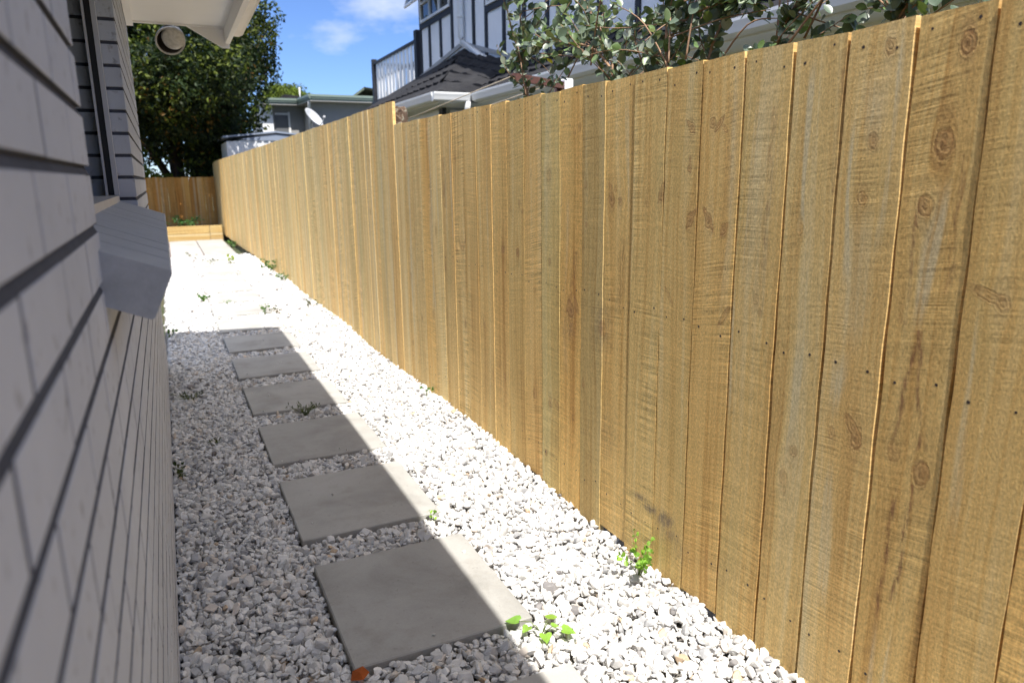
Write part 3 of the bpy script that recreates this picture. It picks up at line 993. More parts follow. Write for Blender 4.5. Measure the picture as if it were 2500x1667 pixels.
OPEN0, OPEN1, OPENZ0, OPENZ1 = 1.245, 3.25, 1.10, 2.10
zs = [zj[0] - CO] + zj + [2.20]
for i in range(len(zs) - 1):
    z0, z1 = zs[i] + .0062, zs[i + 1] - .0062
    if z1 - z0 < .01: continue
    off = .057 if round((zs[i] - 1.184) / CO) % 2 == 0 else .195
    inopen = z0 > OPENZ0 - .02
    if inopen:
        lay_course(blocks, 'Y', WX, -3.0, OPEN0, z0, z1, off, .09)
        lay_course(blocks, 'Y', WX, OPEN1, 5.42, z0, z1, off, .19)
        # jamb returns (the block ends seen in the reveal)
    else:
        lay_course(blocks, 'Y', WX, -3.0, 5.42, z0, z1, off, .09)
    lay_course(blocks, 'X', 5.42 - .09, -3.6, WX - .092, z0, z1, off, .09)
blocks.build('wall', M['block'], house)
core = MB()
core.box((WX - .205, -3.0, -.06), (WX - .0085, OPEN0 - .006, 2.19))
core.box((WX - .1885, OPEN1 + .006, -.06), (WX - .0085, 5.41, 2.19))
core.box((WX - .20, OPEN0 - .006, -.06), (WX - .0085, OPEN1 + .006, OPENZ0))
core.box((WX - .20, OPEN0 - .006, 2.12), (WX - .0085, OPEN1 + .006, 2.19))
core.box((-4.0, -3.0, -.06), (WX - .205, 1.2, 2.6))
core.box((-4.0, 3.3, -.06), (WX - .205, 5.40, 2.6))
core.box((-4.0, 1.2, -.06), (-.9, 3.3, 2.6))
for i in range(len(zs) - 1):
    z0, z1 = zs[i] + .0062, zs[i + 1] - .0062
    if z1 - z0 < .01: continue
    segs = [(-3.0, OPEN0 - .004), (OPEN1 + .004, 5.415)] if z0 > OPENZ0 - .02 else [(-3.0, 5.415)]
    for (ya, yb) in segs:
        core.box((WX - .0084, ya, z0 - .0001), (WX - .0003, yb, z1 + .0001))
        zt_ = z1 + .0124
        core.add([(WX - .0008, ya, z1 + .0002), (WX - .0065, ya, zt_), (WX - .0083, ya, zt_), (WX - .0083, ya, z1 + .0002),
                  (WX - .0008, yb, z1 + .0002), (WX - .0065, yb, zt_), (WX - .0083, yb, zt_), (WX - .0083, yb, z1 + .0002)],
                 [(0, 1, 2, 3), (7, 6, 5, 4), (0, 4, 5, 1), (1, 5, 6, 2), (2, 6, 7, 3), (3, 7, 4, 0)])
core.build('mortar_joints', M['mortar'], house)
tag(MB().box((WX + .0005, -3, -.069), (WX + .006, 5.42, -.03)).build('wall_base_shade', M['black'], house))  # black strip painting the shade in the gap along the wall base
win = tag(MB().box((-.266, 1.25, 1.17), (-.260, 3.245, 2.10)).build('window', M['glass'], house))
fr = MB()
fr.box((-.1945, 3.185, 1.199), (-.1868, 3.247, 2.084))
fr.box((-.1655, 3.19, 1.199), (-.150, 3.247, 2.084))
fr.box((-.268, 1.25, 1.165), (-.150, 3.185, 1.198))
fr.box((-.268, 1.25, 2.085), (-.160, 3.185, 2.115))
fr.box((-.268, 1.25, 1.198), (-.165, 1.285, 2.085))
fr.build('frame', M['alu'], win)
MB().box((-.1865, 3.195, 1.2), (-.1658, 3.247, 2.08)).build('frame_shadow_gap', M['black'], win)  # black strip standing in for the shadow gap between the frame bars
# sloping sill of blocks on edge
sm = MB()
nS = 26
y_ = 1.195
dS = (3.30 - 1.195) / nS
for i in range(nS):
    a, b = y_ + i * dS + .0004, y_ + (i + 1) * dS - .0004
    prof = [(-.178, 1.186), (-.088, 1.152), (-.002, 1.120), (.0005, 1.114), (-.029, 1.051), (-.034, 1.047), (-.088, 1.070), (-.178, 1.095)]
    jx = random.uniform(-.0005, .0005)
    vv = [(px + (jx if px > -.05 else 0), a, pz + jx) for px, pz in prof] + [(px + (jx if px > -.05 else 0), b, pz + jx) for px, pz in prof]
    n_ = len(prof)
    ff = [tuple(range(n_)), tuple(range(2 * n_ - 1, n_ - 1, -1))] + [(j, j + n_, (j + 1) % n_ + n_, (j + 1) % n_) for j in range(n_)]
    sm.add(vv, [f_[::-1] for f_ in ff])
sill = sm.build('window_sill', M['sill'], house)

# eave, fascia, gutter and roof
EZ = 2.18


def skew(mb):
    # the eave line is not quite parallel to the path
    mb.v = [(p[0] - .022 - (5.2 - p[1]) * .0078 if p[0] > .4 else p[0], p[1], p[2]) for p in mb.v]


MB().box((-.088, -3.5, EZ), (.478, 5.155, EZ + .012)).build('soffit', M['soffit'], house)
tb = MB()
tb.box((-.0885, -3.5, EZ - .022), (-.052, 5.17, EZ - .0005))
tb.box((-.0515, 5.120, EZ - .006), (.47, 5.155, EZ - .0005))
tb.build('soffit_trim', M['soffit'], house)
fas = MB()
fas.box((.479, -3.5, 2.085), (.507, 5.18, 2.275))
fas.poly([(.235, 5.157, EZ), (.462, 5.157, 2.062), (.505, 5.157, 2.062), (.505, 5.157, EZ + .05), (.235, 5.157, EZ + .05)], -.02, (0, 1, 0))
skew(fas); fas.build('fascia', M['soffit'], house)
gt = MB()
prof = [(.508, 2.250), (.508, 2.142), (.570, 2.140), (.592, 2.150), (.601, 2.170), (.601, 2.215), (.612, 2.228), (.612, 2.250)]
vv = [(px, -3.5, pz) for px, pz in prof] + [(px, 5.20, pz) for px, pz in prof]
n_ = len(prof)
gt.add(vv, [tuple(range(n_)), tuple(range(2 * n_ - 1, n_ - 1, -1))] + [(j, j + n_, (j + 1) % n_ + n_, (j + 1) % n_) for j in range(n_)])
skew(gt); gt.build('gutter', M['gutter_cream'], house)
rf = MB()
rf.poly([(.56, -3.5, 2.262), (.56, 5.22, 2.262), (-4.5, 5.22, 4.10), (-4.5, -3.5, 4.10)], .04, (.34, 0, .94))
rf.poly([(-.1, 5.19, 2.20), (-4.3, 5.19, 2.20), (-4.3, 5.19, 3.95), (-.1, 5.19, 2.43)], .03, (0, -1, 0))
skew(rf); rf.build('roof', M['own_roof'], house)

# round flood light under the end of the eave
lt = thing('outdoor_light', 'round brown flood light with pale lens hanging under the white eave', 'light', (.125, 5.20, 2.18))


def disc_shell(mb, c, n, rings, seg=24):
    n = Vector(n).normalized()
    a = n.cross(Vector((0, 0, 1))).normalized(); b = n.cross(a)
    c = Vector(c)
    v, f = [], []
    for (d, r) in rings:
        for j in range(seg):
            q = 2 * math.pi * j / seg
            v.append(c + n * d + (a * math.cos(q) + b * math.sin(q)) * r)
    for i in range(len(rings) - 1):
        for j in range(seg):
            k2 = (j + 1) % seg
            f.append((i * seg + j, i * seg + k2, (i + 1) * seg + k2, (i + 1) * seg + j))
    mb.add(v, f, True)


nd = (.10, -.80, -.48)
sh = MB()
disc_shell(sh, (.142, 5.22, 2.098), nd, [(-.10, .001), (-.10, .028), (-.075, .050), (-.03, .074), (.012, .083), (.012, .079), (-.03, .069), (-.07, .045), (-.075, .001)])
sh.tube([(.155, 5.25, 2.11), (.155, 5.24, 2.178)], .022, 12)
sh.tube([(.155, 5.24, 2.165), (.155, 5.24, 2.1795)], .05, 18)
sh.build('lamp_shell', M['lamp_shell'], lt)
rm_ = MB()
disc_shell(rm_, (.142, 5.22, 2.098), nd, [(.0125, .076), (.018, .079), (.021, .084), (.0125, .087), (.002, .0845)])
rm_.build('rim', M['lamp_rim'], lt)
ln = MB()
disc_shell(ln, (.163, 5.205, 2.110), nd, [(-.03, .066), (.015, .066), (.018, .063), (.024, .060), (.030, .040), (.032, .001)])
ln.build('lens', M['lens'], lt)

# ------------------------------------------------------------------ two-storey house next door
nh = thing('house', 'white two storey half timbered house with dark strips behind the fence', 'house', (6.0, 9.0, -.07))
MB().box((5.0, 1.0, -.06), (9.0, 14.73, 5.7)).build('upper_wall', M['white_wall'], nh)
lw = MB()
lw.box((4.25, 0.5, -.06), (4.98, 9.9, 2.24))
lw.box((3.66, 9.95, -.06), (4.98, 15.4, 2.20))
lw.box((5.002, 14.75, -.06), (9.0, 18.4, 2.93))
lw.build('lower_wall', M['white_wall'], nh)
st = MB()


def strip(y0, y1, z0, z1, mb=None, x=4.975):
    (mb or st).box((x, y0, z0), (5.003, y1, z1))


for (yc, z0, z1) in ((14.68, 3.2, 5.7), (14.16, 3.30, 4.10), (13.54, 3.44, 4.10), (12.94, 3.46, 5.7), (11.94, 3.02, 5.7), (11.42, 3.0, 5.7), (10.74, 2.92, 3.80), (10.05, 2.7, 5.7),
                     (9.34, 2.7, 5.7), (9.02, 2.7, 5.7), (8.85, 2.7, 5.7), (8.0, 2.7, 5.7), (7.2, 2.7, 5.7)):
    strip(yc - .045, yc + .045, z0, z1)
strip(12.985, 14.635, 4.10, 4.20)
strip(10.0951, 11.375, 3.80, 3.89)
strip(10.785, 11.375, 2.90, 3.02)
st.build('timber_strip', M['dark_timber'], nh)


def window(y0, y1, z0, z1, nm, sash_open=False, glassm='glass'):
    w_ = MB().box((4.990, y0, z0), (4.996, y1, z1)).build('window', M[glassm], nh)
    f_ = MB()
    t_ = .05
    f_.box((4.955, y0, z0), (4.9895, y1, z0 + t_)); f_.box((4.955, y0, z1 - t_), (4.9895, y1, z1))
    for q in range(nm + 1):
        yy = y0 + (y1 - y0 - t_) * q / nm
        f_.box((4.957, yy, z0 + t_), (4.9895, yy + t_, z1 - t_))
    f_.box((4.957, y0 + t_, z0 + .33), (4.988, y1 - t_, z0 + .37))
    f_.build('frame', M['white_paint'], w_)
    return w_


w1 = window(13.0, 14.62, 4.21, 5.45, 3)
# two open awning sashes tilted out from the top
for (ya, yb) in ((13.60, 14.05), (14.10, 14.60)):
    s_ = MB()
    top, bot = Vector((4.95, 0, 5.38)), Vector((4.66, 0, 4.46))
    d_ = (bot - top)
    nn = Vector((-d_.z, 0, d_.x)).normalized()
    def bar(p, q, ya_, yb_, mb):
        mb.poly([(p.x, ya_, p.z), (p.x, yb_, p.z), (q.x, yb_, q.z), (q.x, ya_, q.z)], .035, nn)
    bar(top, top + d_ * .06, ya, yb, s_); bar(top + d_ * .94, bot, ya, yb, s_)
    bar(top + d_ * .06, top + d_ * .94, ya, ya + .045, s_); bar(top + d_ * .06, top + d_ * .94, yb - .045, yb, s_)
    so = s_.build('open_sash', M['white_paint'], w1)
    p_ = MB()
    p_.poly([(top + d_ * .06 - nn * .012)[:1] + (0,) + (0,)] * 0 or [((top + d_ * .06).x, ya + .045, (top + d_ * .06).z), ((top + d_ * .06).x, yb - .045, (top + d_ * .06).z),
             ((top + d_ * .94).x, yb - .045, (top + d_ * .94).z), ((top + d_ * .94).x, ya + .045, (top + d_ * .94).z)], .008, nn)
    p_.build('sash_glass', M['glass_blue'], w1)
window(10.10, 11.37, 3.90, 5.2, 2)

dp = MB()
dp.tube([(4.93, 12.37, 5.66), (4.93, 12.37, 3.60), (4.93, 12.32, 3.50), (4.93, 11.26, 3.06), (4.93, 11.19, 2.99), (4.93, 11.17, 2.85), (4.88, 11.16, 2.76)], .055, 10)
for zz in (3.9, 4.8):
    dp.tube([(4.93, 12.37, zz), (4.93, 12.37, zz + .04)], .064, 10)
dp.build('downpipe', M['white_paint'], nh)

# upper eave (out of the picture, it shades the wall)
ue = MB()
ue.box((4.05, .5, 5.70), (9.5, 14.76, 5.85))
ue.build('upper_eave', M['white_paint'], nh)
ur = MB()
ur.poly([(4.0, .4, 5.86), (4.0, 14.8, 5.86), (7.0, 14.8, 7.2), (7.0, .4, 7.2)][::-1], .05)
ur.poly([(9.8, .4, 5.86), (7.0, .4, 7.2), (7.0, 14.8, 7.2), (9.8, 14.8, 5.86)][::-1], .05)
ur.build('upper_roof', M['tile'], nh)


def tiled(mb, p00, p10, p11, p01, courses, tile_w=.30, lift=.028):
    """tiled roof plane, eave p00->p10, upper edge p01->p11; each course overlaps the one below with a wavy front"""
    p00, p10, p11, p01 = map(Vector, (p00, p10, p11, p01))
    n = (p10 - p00).cross(p01 - p00).normalized()
    if n.z < 0: n = -n
    for c in range(courses):
        f0, f1 = c / courses, (c + 1) / courses
        a0, a1 = p00.lerp(p01, f0), p10.lerp(p11, f0)
        b0, b1 = p00.lerp(p01, f1), p10.lerp(p11, f1)
        L = (a1 - a0).length
        m_ = max(2, int(L / (tile_w / 6)))
        v, f = [], []
        for i in range(m_ + 1):
            q = i / m_
            ph = q * L / tile_w * 2 * math.pi + (math.pi if c % 2 else 0)
            wv = .012 * math.sin(ph) + .006 * math.sin(2 * ph)
            down = (a0 - b0).normalized() * (.020 * (math.sin(ph) > 0.2))
            A = a0.lerp(a1, q); B = b0.lerp(b1, q)
            v += [A + down - n * .005, A + down + n * (lift + wv), B + n * (.002 + wv * .6)]
        for i in range(m_):
            k2 = i * 3
            f += [(k2, k2 + 3, k2 + 4, k2 + 1), (k2 + 1, k2 + 4, k2 + 5, k2 + 2)]
        mb.add(v, f)
    under = [p00 - n * .012, p10 - n * .012, p11 - n * .012, p01 - n * .012]
    mb.poly(under, .03, n)


rb = MB()
tiled(rb, (3.80, 9.16, 2.30), (3.80, 0.6, 2.30), (5.0, 0.6, 2.92), (5.0, 10.36, 2.92), 4)
rb.build('main_lower_roof', M['tile'], nh)
ra = MB()
tiled(ra, (3.30, 14.8, 2.30), (3.30, 9.16, 2.30), (4.99, 12.45, 3.42), (4.99, 15.1, 3.13), 5)
tiled(ra, (3.30, 9.16, 2.30), (3.80, 9.16, 2.30), (4.99, 10.40, 2.93), (4.99, 12.45, 3.42), 5)
ra.build('bay_roof', M['tile'], nh)
fl = MB()
fl.poly([(4.97, 12.45, 3.47), (4.97, 14.9, 3.18), (4.97, 14.9, 3.25), (4.97, 12.45, 3.54)], .02, (-1, 0, 0))
fl.poly([(4.97, 12.45, 3.47), (4.97, 12.45, 3.54), (4.97, 10.4, 3.03), (4.97, 10.4, 2.97)], .02, (-1, 0, 0))
fl.build('flashing', plain('flashing_grey', (0.33, 0.33, 0.33), .6), nh)


def gutter_run(mb, p, q, out, h=.11, w=.11):
    """quarter-profile gutter between two points; out = outward direction"""
    p, q, out = Vector(p), Vector(q), Vector(out)
    pr = [(0, h), (0, 0), (.6, 0), (.86, .16), (.95, .5), (1.05, .8), (1.05, 1.0)]
    v = []
    for e in (p, q):
        for (a, b) in pr:
            v.append(e + out * (a * w) + Vector((0, 0, (b if b <= 1 else 1) * h if a else b)))
    k2 = len(pr)
    mb.add(v, [tuple(range(k2)), tuple(range(2 * k2 - 1, k2 - 1, -1))] + [(j, j + k2, (j + 1) % k2 + k2, (j + 1) % k2) for j in range(k2)])


gA = MB()
gutter_run(gA, (3.86, .5, 2.20), (3.86, 9.12, 2.20), (-1, 0, 0))
gutter_run(gA, (3.34, 9.18, 2.20), (3.34, 15.0, 2.20), (-1, 0, 0))
gutter_run(gA, (3.24, 9.22, 2.20), (3.74, 9.22, 2.20), (0, -1, 0))
gA.build('gutter', M['white_paint'], nh)
so_ = MB()
so_.box((3.862, .5, 2.185), (4.25, 9.3, 2.199))
so_.box((3.342, 9.225, 2.185), (3.66, 15.0, 2.199))
so_.box((3.66, 9.225, 2.186), (4.25, 9.95, 2.1985))
so_.box((3.863, .5, 2.2), (3.885, 9.12, 2.30))
so_.box((3.343, 9.22, 2.2), (3.365, 15.0, 2.30))
so_.build('soffit', M['white_paint'], nh)
lwn = MB().box((3.642, 9.95, .9), (3.655, 11.55, 2.14)).build('window', M['glass'], nh)
fw = MB()
fw.box((3.615, 9.95, 2.10), (3.6415, 11.6, 2.15)); fw.box((3.615, 11.55, .9), (3.6415, 11.6, 2.10)); fw.box((3.615, 10.65, .9), (3.6415, 10.70, 2.10))
fw.build('frame', M['white_paint'], lwn)
MB().box((3.60, 9.80, -.06), (3.658, 9.945, 2.184)).build('corner_post', M['dark_timber'], nh)
MB().box((3.56, 11.62, -.06), (3.655, 12.4, 2.184)).build('brick_pier', M['red_brick'], nh)
sw = MB().box((3.80, 9.925, 1.2), (4.20, 9.945, 2.12)).build('window', M['glass_blue'], nh)
fw = MB()
fw.box((3.74, 9.89, 2.11), (4.24, 9.924, 2.165)); fw.box((3.74, 9.89, 1.2), (3.80, 9.924, 2.11)); fw.box((4.19, 9.89, 1.2), (4.24, 9.924, 2.11))
fw.build('frame', M['white_paint'], sw)
dp2 = MB()
dp2.tube([(3.72, 9.16, 2.21), (3.72, 9.18, 2.10), (3.80, 9.5, 2.0), (3.85, 9.86, 1.9), (3.85, 9.86, .2)], .04, 10)
dp2.build('downpipe', M['white_paint'], nh)

# balcony: part of the house, with its own slats and posts
bal = MB()
bal.box((4.93, 14.80, 2.94), (6.6, 18.45, 3.085))
balo = bal.build('balcony', M['dark_timber'], nh)
bs_ = MB()
n_s = 12
for i in range(n_s):
    ya = 15.02 + i * (18.20 - 15.02) / n_s
    bs_.box((4.985, ya, 3.11), (5.005, ya + .165, 3.93))
for i in range(6):
    xa = 5.08 + i * .26
    bs_.box((xa, 18.29, 3.11), (xa + .16, 18.31, 3.93))
bs_.build('railing_slats', M['white_paint'], balo)
br = MB()
br.box((4.955, 14.98, 3.931), (5.045, 18.23, 3.985)); br.box((4.965, 14.98, 3.086), (5.03, 18.23, 3.109))
br.box((5.05, 18.25, 3.931), (6.6, 18.34, 3.985))
br.box((5.006, 14.98, 3.55), (5.03, 18.23, 3.60))
br.build('handrail', M['dark_timber'], balo)
MB().box((4.94, 18.235, 3.086), (5.045, 18.36, 4.06)).build('post', M['dark_timber'], balo)
MB().box((4.93, 14.82, 3.086), (5.05, 14.975, 4.14)).build('post', M['dark_timber'], balo)

# ------------------------------------------------------------------ clothesline behind the fence
cl = thing('clothesline', 'brown crossbar of a clothesline with pale wires among the feijoa branches', 'clothesline', (2.7, 5.2, -.07))
cb = MB()
p, q = Vector((2.40, 5.01, 1.955)), Vector((2.985, 5.30, 1.948))
dd = (q - p).normalized()
sdn = Vector((-dd.y, dd.x, 0)) * .02
up_ = Vector((0, 0, .026))
vv = [p - sdn - up_, p + sdn - up_, p + sdn + up_, p - sdn + up_, q - sdn - up_, q + sdn - up_, q + sdn + up_, q - sdn + up_]
cb.add(vv, [(0, 3, 2, 1), (4, 5, 6, 7), (0, 1, 5, 4), (1, 2, 6, 5), (2, 3, 7, 6), (3, 0, 4, 7)])
cb.build('crossbar', M['brown_steel'], cl)
MB().tube([(2.93, 5.30, -.07), (2.93, 5.30, 1.93)], .03, 10).build('post', M['brown_steel'], cl)
MB().bbox((2.97, 5.26, 1.86), (3.05, 5.36, 2.00), .01).build('bracket', M['white_paint'], cl)
wr = MB()
for f_ in (.08, .92):
    s0 = p.lerp(q, f_)
    wr.tube([s0 + Vector((0, 0, .027)), s0 + Vector((.25, 3.2, -.02)), s0 + Vector((.55, 7.0, .02))], .0045, 5)
wr.build('line', M['line_wire'], cl)

# ------------------------------------------------------------------ far buildings
bh = thing('house', 'single storey grey house with sage green gutter beyond the far end of the fence', 'house', (6.0, 24.0, -.07))
wl_ = MB()
wl_.box((3.35, 24.4, -.06), (9.5, 30.0, 3.55))
wl_.box((4.30, 23.0, -.06), (9.5, 24.38, 3.52))
wl_.build('wall', M['grey_wall'], bh)
MB().box((3.02, 24.30, -.06), (3.345, 24.9, 3.5)).build('corner_pillar', M['white_wall'], bh)
gg = MB()
for (a, b, n0) in (((2.95, 24.0), (4.08, 24.0), (0, -1)), ((4.08, 24.0), (4.20, 22.6), (-1, -.08)), ((4.20, 22.6), (9.8, 22.6), (0, -1))):
    for (zo, dz_, out) in ((3.50, .055, .0), (3.555, .05, .03), (3.605, .07, .05)):
        A_, B_ = Vector((*a, zo)), Vector((*b, zo))
        nn = Vector((n0[0], n0[1], 0)).normalized()
        v = [A_ + nn * out, B_ + nn * out, B_ + nn * out + Vector((0, 0, dz_ - .004)), A_ + nn * out + Vector((0, 0, dz_ - .004))]
        gg.poly(v, .14 + out, nn)
gg.build('gutter', M['green_gutter'], bh)
so2 = MB()
so2.poly([(2.95, 24.0, 3.498), (4.08, 24.0, 3.498), (4.2, 22.6, 3.498), (9.8, 22.6, 3.498), (9.8, 25, 3.498), (2.95, 25, 3.498)], .02, (0, 0, 1))
so2.build('soffit', M['grey_wall'], bh)
rr_ = MB()
rr_.poly([(2.95, 24.1, 3.66), (9.8, 24.1, 3.66), (9.8, 28, 3.9), (4.5, 28, 3.9)], .05, (0, -.06, 1))
rr_.poly([(4.25, 22.7, 3.665), (9.8, 22.7, 3.665), (9.8, 26, 3.9), (6, 26, 3.9)], .05, (0, -.06, 1))
rr_.poly([(3.6, 25.6, 3.7), (4.5, 25.6, 3.7), (4.6, 25.6, 3.9), (3.95, 25.6, 3.96)], .6, (0, -1, 0))
rr_.build('roof', M['tile'], bh)
dr = MB().box((3.42, 24.37, .1), (3.80, 24.395, 3.2)).build('door', M['door_grey'], bh)
df = MB()
df.box((3.81, 24.36, .1), (3.87, 24.397, 3.3)); df.box((3.42, 24.36, 3.21), (3.81, 24.397, 3.27))
df.build('frame', M['white_paint'], dr)
MB().tube([(4.20, 22.75, 3.5), (4.22, 22.95, 3.3), (4.24, 22.96, .1)], .04, 8).build('downpipe', M['white_paint'], bh)
MB().tube([(4.42, 25.5, 3.7), (4.42, 25.5, 4.18)], .02, 8).build('vent_pipe', M['white_paint'], bh)

rh = thing('house', 'green tiled gable roof peeking out left of the white balcony', 'house', (9.0, 31.5, -.07))
MB().box((7.6, 30.3, -.06), (11.0, 34.0, 4.3)).build('wall', M['dark_timber'], rh)
r2 = MB()
r2.poly([(6.9, 30.0, 4.22), (7.72, 30.0, 4.80), (8.6, 35.0, 4.80), (6.9, 35.0, 4.22)], .08)
r2.poly([(7.72, 30.0, 4.80), (9.2, 30.0, 4.62), (11.2, 30.0, 4.2), (11.2, 35.0, 4.2), (8.6, 35.0, 4.80)], .08)
r2.build('roof', M['green_tile'], rh)

shd = thing('shed', 'small white corrugated garden shed with blue grey gabled roof above the fence end', 'shed', (2.3, 17.8, -.07))
sx0, sx1, sy = 1.345, 3.3, 17.0
sw_ = MB()
nr = 14
for i in range(nr):
    xa = sx0 + (sx1 - sx0) * i / nr; xb = sx0 + (sx1 - sx0) * (i + 1) / nr
    topz = 2.05 + .085 * (1 - abs((xa + xb) / 2 - 2.36) / 1.0)
    sw_.box((xa, sy, -.06), (xb, sy + .03, topz))
    sw_.box((xa + .02, sy - .022, -.06), (xa + .055, sy - .0005, topz))
sw_.box((sx0, sy + .031, -.06), (sx0 + .03, sy + 1.6, 2.05)); sw_.box((sx1 - .03, sy + .031, -.06), (sx1, sy + 1.6, 2.05)); sw_.box((sx0, sy + 1.6, -.06), (sx1, sy + 1.63, 2.05))
sw_.build('wall', M['shed_white'], shd)
sr_ = MB()
sr_.poly([(1.28, sy - .06, 2.160), (2.37, sy - .06, 2.275), (2.37, sy + 1.75, 2.275), (1.28, sy + 1.75, 2.160)], .035)
sr_.poly([(2.37, sy - .06, 2.275), (3.45, sy - .06, 2.160), (3.45, sy + 1.75, 2.160), (2.37, sy + 1.75, 2.275)], .035)
sr_.build('roof', M['shed_blue'], shd)
tr_ = MB()
tr_.poly([(1.62, sy - .03, 2.105), (2.37, sy - .03, 2.215), (3.25, sy - .03, 2.115), (2.5, sy - .03, 2.075), (1.8, sy - .03, 2.075)][::-1], .02, (0, -1, 0))
tr_.build('gable_trim', M['shed_blue'], shd)

dsh = thing('satellite_dish', 'pale satellite dish standing in front of the grey far house', 'satellite dish', (4.2, 22.0, -.07))
dm = MB()
dn = Vector((.58, -.52, .62)).normalized()
disc_shell(dm, (4.17, 22.0, 2.99), dn, [(-.085, .001), (-.078, .09), (-.055, .18), (-.02, .26), (.005, .31), (.0, .315), (-.03, .262), (-.066, .18), (-.089, .09), (-.096, .001)], 28)
dm.build('reflector', M['dish'], dsh)
am = MB()
cD = Vector((4.17, 22.0, 2.99))
dwn = (Vector((0, 0, -1)) - dn * (-dn.z)).normalized()
am.tube([cD + dwn * .30 - dn * .02, cD + dwn * .24 + dn * .22], .014, 8)
am.tube([cD + dwn * .24 + dn * .20, cD + dwn * .20 + dn * .27], .035, 10)
am.build('feed_arm', M['dish'], dsh)
MB().tube([cD - dn * .09, cD - dn * .18 - Vector((0, 0, .1)), (cD.x + .1, cD.y + .1, -.07)], .025, 8).build('pole', M['dish'], dsh)


# ------------------------------------------------------------------ foliage helpers
def leaf_cloud(centres, normals, length, width, tint, rng, fold=.25, spread=1.0):
    """many folded 6-point leaves -> verts, quads, colours"""
    n = len(centres)
    d = rng.normal(size=(n, 3)); d[:, 2] -= .25
    d += normals * rng.uniform(0, .6, (n, 1))
    d /= np.linalg.norm(d, axis=1)[:, None]
    up = normals + rng.normal(size=(n, 3)) * spread
    sd = np.cross(d, up); sd /= (np.linalg.norm(sd, axis=1)[:, None] + 1e-9)
    nn = np.cross(sd, d)
    L = length * rng.uniform(.7, 1.3, n)[:, None]; Wd = width * rng.uniform(.7, 1.3, n)[:, None]
    b = centres
    tip = b + d * L - nn * L * .12
    m1 = b + d * L * .30; m2 = b + d * L * .68 - nn * L * .03
    l1 = m1 - sd * Wd * .46 + nn * Wd * fold; r1 = m1 + sd * Wd * .46 + nn * Wd * fold
    l2 = m2 - sd * Wd * .42 + nn * Wd * fold; r2 = m2 + sd * Wd * .42 + nn * Wd * fold
    V = np.stack([b, m1, m2, tip, l1, l2, r1, r2], 1).reshape(-1, 3)
    base = (np.arange(n) * 8)[:, None]
    q = np.array([[0, 1, 4, 4], [1, 2, 5, 4], [2, 3, 5, 5], [0, 6, 1, 1], [1, 6, 7, 2], [2, 7, 3, 3]])
    tri = np.array([[0, 1, 4], [1, 2, 5], [1, 5, 4], [2, 3, 5], [0, 6, 1], [1, 6, 7], [1, 7, 2], [2, 7, 3]])
    F = (tri[None] + base[:, :, None]).reshape(-1, 3)
    C = np.repeat(tint, 8, axis=0)
    return V, F, C


def crown_points(blobs, n, rng, shell=.55):
    """points in the outer shell of many overlapping clumps"""
    vol = np.array([b[3] ** 2 for b in blobs]); vol /= vol.sum()
    cnt = rng.multinomial(n, vol)
    P, N, K = [], [], []
    for i, (b, c) in enumerate(zip(blobs, cnt)):
        d = rng.normal(size=(c, 3)); d /= np.linalg.norm(d, axis=1)[:, None]
        r = b[3] * (shell + (1.08 - shell) * rng.random(c) ** .7)
        P.append(np.array(b[:3]) + d * r[:, None] * np.array([1, 1, .8])); N.append(d); K.append(np.full(c, i))
    return np.vstack(P), np.vstack(N), np.concatenate(K)


def tree(name, label, base, trunk_paths, blobs, n, L, W, pal, seed, cat='tree', orange=0):
    rng = np.random.default_rng(seed)
    tr = thing(name, label, cat, base)
    if trunk_paths:
        mb = MB()
        for path, r in trunk_paths:
            mb.tube(path, r, 9)
        mb.build('trunk', M['trunk'], tr)
    P, N, K = crown_points(blobs, n, rng)
    pal = np.array(pal)
    ci = rng.integers(0, len(pal), len(P))
    clump = rng.uniform(.65, 1.3, len(blobs))[K]
    tint = pal[ci] * clump[:, None] * rng.uniform(.7, 1.3, (len(P), 1))
    if orange:
        oc = rng.random(len(blobs)) < .30
        om = oc[K] & (rng.random(len(P)) < orange * 4) & (N[:, 1] < .2)
        tint[om] = np.array([.16, .085, .016]) * rng.uniform(.6, 1.3, (om.sum(), 1))
        yg = (rng.random(len(blobs)) < .4)[K] & (rng.random(len(P)) < .35)
        tint[yg] = np.array([.10, .125, .018]) * rng.uniform(.6, 1.3, (yg.sum(), 1))
    V, F, C = leaf_cloud(P, N, L, W, tint, rng)
    np_mesh('crown', V, F, M['leaf'], {'tint': C}, parent=tr)
    return tr


rng = np.random.default_rng(3)
blobs = []
